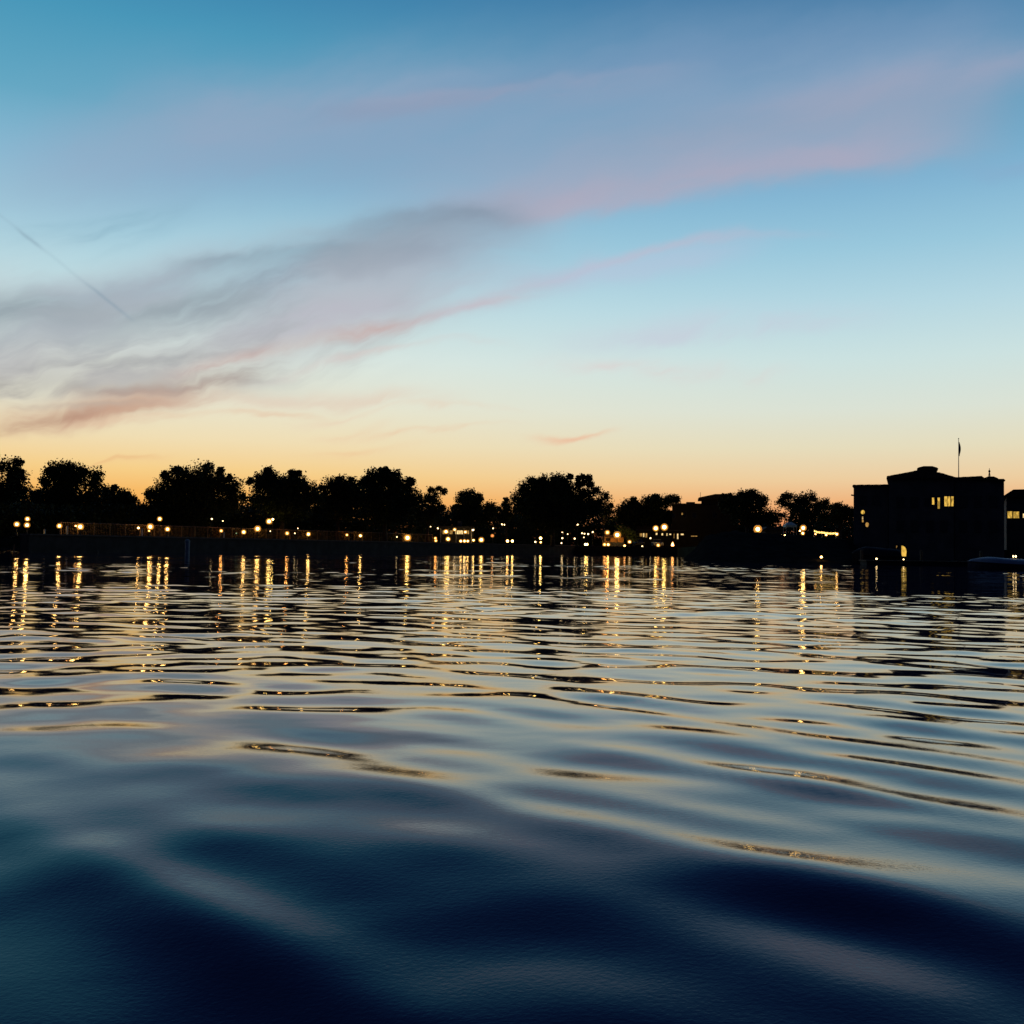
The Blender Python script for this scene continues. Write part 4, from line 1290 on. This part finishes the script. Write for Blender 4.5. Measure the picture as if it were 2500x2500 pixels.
# ---- floating dock, boats
dk = thing('floating_dock', (at(2230, 1370, 76).x, 76, 0), 'low wooden dock on the water in front of the villa', 'dock')
xa, xb = at(2105, 1370, 76).x, at(2420, 1370, 76).x
de = MB()
kn = 60
for i in range(kn):
    x0 = xa + (xb - xa) * i / kn
    de.box(x0 + .01, x0 + (xb - xa) / kn - .01, 75.2, 76.8, .30, .36)
de.build('deck', MT['wood'], dk)
MB().box(xa + .1, xb - .1, 75.3, 76.7, -.1, .296).build('float', MT['rubber'], dk)
for x in (xa + .3, (xa + xb) / 2, xb - .3):
    MB().lathe(x, 77.0, [(.11, -1), (.11, 1.0), (.09, 1.1), (.02, 1.16)], 10).build('piling', MT['wood'], dk)
# light at dock end + added light for the arch's reflection on the water
lamp(2140, 1376, 75.8, 2.6, 'whitel', 'small white light standing at the left end of the low dock', name='waterside_glow', base_z=.36)
lamp(2206, 1377, 75.8, 1.9, 'whitel', 'tiny glint of the lit arch on the water, added as a light on the dock', name='waterside_glow', base_z=.36)
for Yq in np.arange(77, 96, .5):
    c = at(2005, 1360, Yq)
    zb_ = float(bz[np.argmin(abs(by - Yq)), np.argmin(abs(bx - c.x))])
    if zb_ > c.z - .25:
        lamp(2005, 1360, Yq, 2.6, 'warm', 'small light low on the right side of the dark bank', name='waterside_glow', base_z=min(zb_, c.z - .15))
        break


def boat(label, px0, px1, Y, ztop, cover_mat, hull_mat, cover_h, lights=()):
    x0, x1 = at(px0, 1370, Y).x, at(px1, 1370, Y).x
    Ln, W = x1 - x0, 1.0
    g = thing('motorboat', ((x0 + x1) / 2, Y, 0), label, 'boat', 'moored boats by the villa')
    hz = ztop - cover_h
    vs, fs = [], []
    ns, nk = 18, 7
    for i in range(ns + 1):
        t = i / ns                                     # 0 = stern on the right, 1 = bow on the left
        hw = W * (1 - max(0, (t - .45) / .55) ** 2.2)
        hw = max(hw, .03)
        sheer = hz + .16 * t * t
        x = x1 - Ln * t
        for j in range(nk):
            s = j / (nk - 1) * 2 - 1
            z = -.25 + (sheer + .25) * abs(s) ** 2.2
            vs.append((x, Y + hw * s, z))
    for i in range(ns):
        for j in range(nk - 1):
            q_ = i * nk + j
            fs.append((q_, q_ + 1, q_ + nk + 1, q_ + nk))
        fs.append((i * nk + nk - 1, i * nk, (i + 1) * nk, (i + 1) * nk + nk - 1))
    fs.append(tuple(range(nk)))
    MB().add(vs, fs).build('hull', hull_mat, g, smooth=False)
    vs, fs = [], []
    nc_ = 9
    for i in range(ns + 1):
        t = i / ns
        hw = W * .98 * max(.05, (1 - max(0, (t - .45) / .55) ** 2.2))
        sheer = hz + .16 * t * t + .012
        rise = cover_h * (math.sin(math.pi * min(1, max(0, (1 - t) * 1.9))) if t > .72 else (1 - .25 * max(0, .35 - t)))
        rise = cover_h * min(1, max(.0, (1 - t) / .30)) ** .6 * (1 - .28 * max(0, .6 - t))
        x = x1 - Ln * t
        for j in range(nc_):
            a_ = math.pi * j / (nc_ - 1)
            vs.append((x, Y - hw * math.cos(a_), sheer + rise * math.sin(a_) ** .8))
    for i in range(ns):
        for j in range(nc_ - 1):
            q_ = i * nc_ + j
            fs.append((q_, q_ + 1, q_ + nc_ + 1, q_ + nc_))
    fs.append(tuple(range(nc_)))
    MB().add(vs, fs).build('cover', cover_mat, g, smooth=True)
    rb = MB()
    for sgn in (-1, 1):
        pts = []
        for i in range(ns + 1):
            t = i / ns
            hw = W * max(.03, 1 - max(0, (t - .45) / .55) ** 2.2)
            pts.append((x1 - Ln * t, Y + sgn * (hw + .015), hz + .16 * t * t))
        rb.tube(pts, .03, 6)
    rb.build('rub_rail', MT['iron'], g)
    for px, py in lights:
        c = at(px, py, Y)
        zr = hz + .05
        MB().tube([(c.x, Y, zr), (c.x, Y, c.z)], .02, 6).build('light_stalk', MT['iron'], g)
        MB().lathe(c.x, Y, [(.02, c.z - .02), (.045, c.z + .02), (.045, c.z + .06), (.02, c.z + .1)], 8).build('light', MT['whitel'], g)
    return g


boat('motorboat under a pale blue canvas cover at the right edge of the water', 2362, 2530, 60, .66, MT['canvas'], MT['hull'], .36, ((2474, 1360), (2480, 1360)))
boat('dark motorboat with a humped dark cover at the left end of the dock', 2080, 2190, 80.5, 1.30, MT['tarp'], MT['tarp'], .62)

# posts standing in the water
for px, y0, Y, r_, m, lab in ((458, 1316, 74, .17, 'pile', 'pale mooring pile standing in the water before the seawall'),
                              (237, 1343, 78, .10, 'wood', 'short dark post in the water left of the pale mooring pile'),
                              (35, 1329, 90, .06, 'wood', 'thin dark stake in the water at the left edge')):
    p = at(px, y0, Y)
    o = MB().lathe(p.x, p.y, [(r_, -1.2), (r_ * .97, p.z - .25), (r_ * 1.12, p.z - .22), (r_ * 1.12, p.z - .14), (r_ * .8, p.z - .05), (.02, p.z)], 12).build('mooring_pile', MT[m], loc=(p.x, p.y, 0), smooth=False)
    tag(o, lab, 'pile', 'piles in the water')


# ---- parked cars on the quay (seen end on)
def car(px, Y, paint, label, lit):
    cx = at(px, 1325, Y).x
    g = thing('parked_car', (cx, Y, GROUND), label, 'car', 'cars parked on the quay')
    z = GROUND
    sec = [(-2.1, .42, .72, .80), (-1.9, .30, .86, .86), (-.6, .28, .95, .88), (.3, .28, .98, .88), (1.6, .28, .98, .88), (2.1, .40, .80, .82)]
    vs, fs = [], []
    for y, zb, zt_, hw in sec:
        pr = [(-hw + .06, zb), (-hw, zb + .12), (-hw, zt_ - .14), (-hw + .10, zt_), (hw - .10, zt_), (hw, zt_ - .14), (hw, zb + .12), (hw - .06, zb)]
        vs += [(cx + x, Y + 2.2 + y, z + q_) for x, q_ in pr]
    for i in range(len(sec) - 1):
        for j in range(8):
            a_, b_ = i * 8 + j, i * 8 + (j + 1) % 8
            fs.append((a_, b_, b_ + 8, a_ + 8))
    fs += [tuple(range(8)), tuple(range(40, 48))]
    MB().add(vs, fs).build('body', paint, g)
    cv = [(-.78, -.75, .93), (.78, -.75, .93), (.78, 1.75, .95), (-.78, 1.75, .95), (-.60, .0, 1.42), (.60, .0, 1.42), (.60, 1.2, 1.42), (-.60, 1.2, 1.42)]
    MB().add([(cx + a_, Y + 2.2 + b_, z + c_) for a_, b_, c_ in cv], [(3, 2, 1, 0), (0, 1, 5, 4), (1, 2, 6, 5), (2, 3, 7, 6), (3, 0, 4, 7), (4, 5, 6, 7)]).build('windows', MT['glass'], g)
    MB().box(cx - .61, cx + .61, Y + 2.2 - .02, Y + 2.2 + 1.22, z + 1.423, z + 1.47, .02).build('roof', paint, g)
    for sx in (-.80, .80):
        for sy in (-1.35, 1.35):
            wv = MB().tube([(cx + sx - .1, Y + 2.2 + sy, z + .32), (cx + sx + .1, Y + 2.2 + sy, z + .32)], .32, 14).build('wheel', MT['rubber'], g)
    for sx in (-.62, .62):
        MB().box(cx + sx - .14, cx + sx + .14, Y + .06, Y + .14, z + .58, z + .70, .02).build('headlight', MT['whitel'] if lit else MT['glass'], g)
    return g


car(1609, 178.5, MT['carp'], 'pale car facing the water under the tall twin street lamp', False)
car(1563, 178.5, MT['card'], 'dark car on the quay left of the pale car', False)
lamp(1537, 1323, 177, 3.2, 'whitel', 'white lamp on the quay left of the dark car', group=G5)
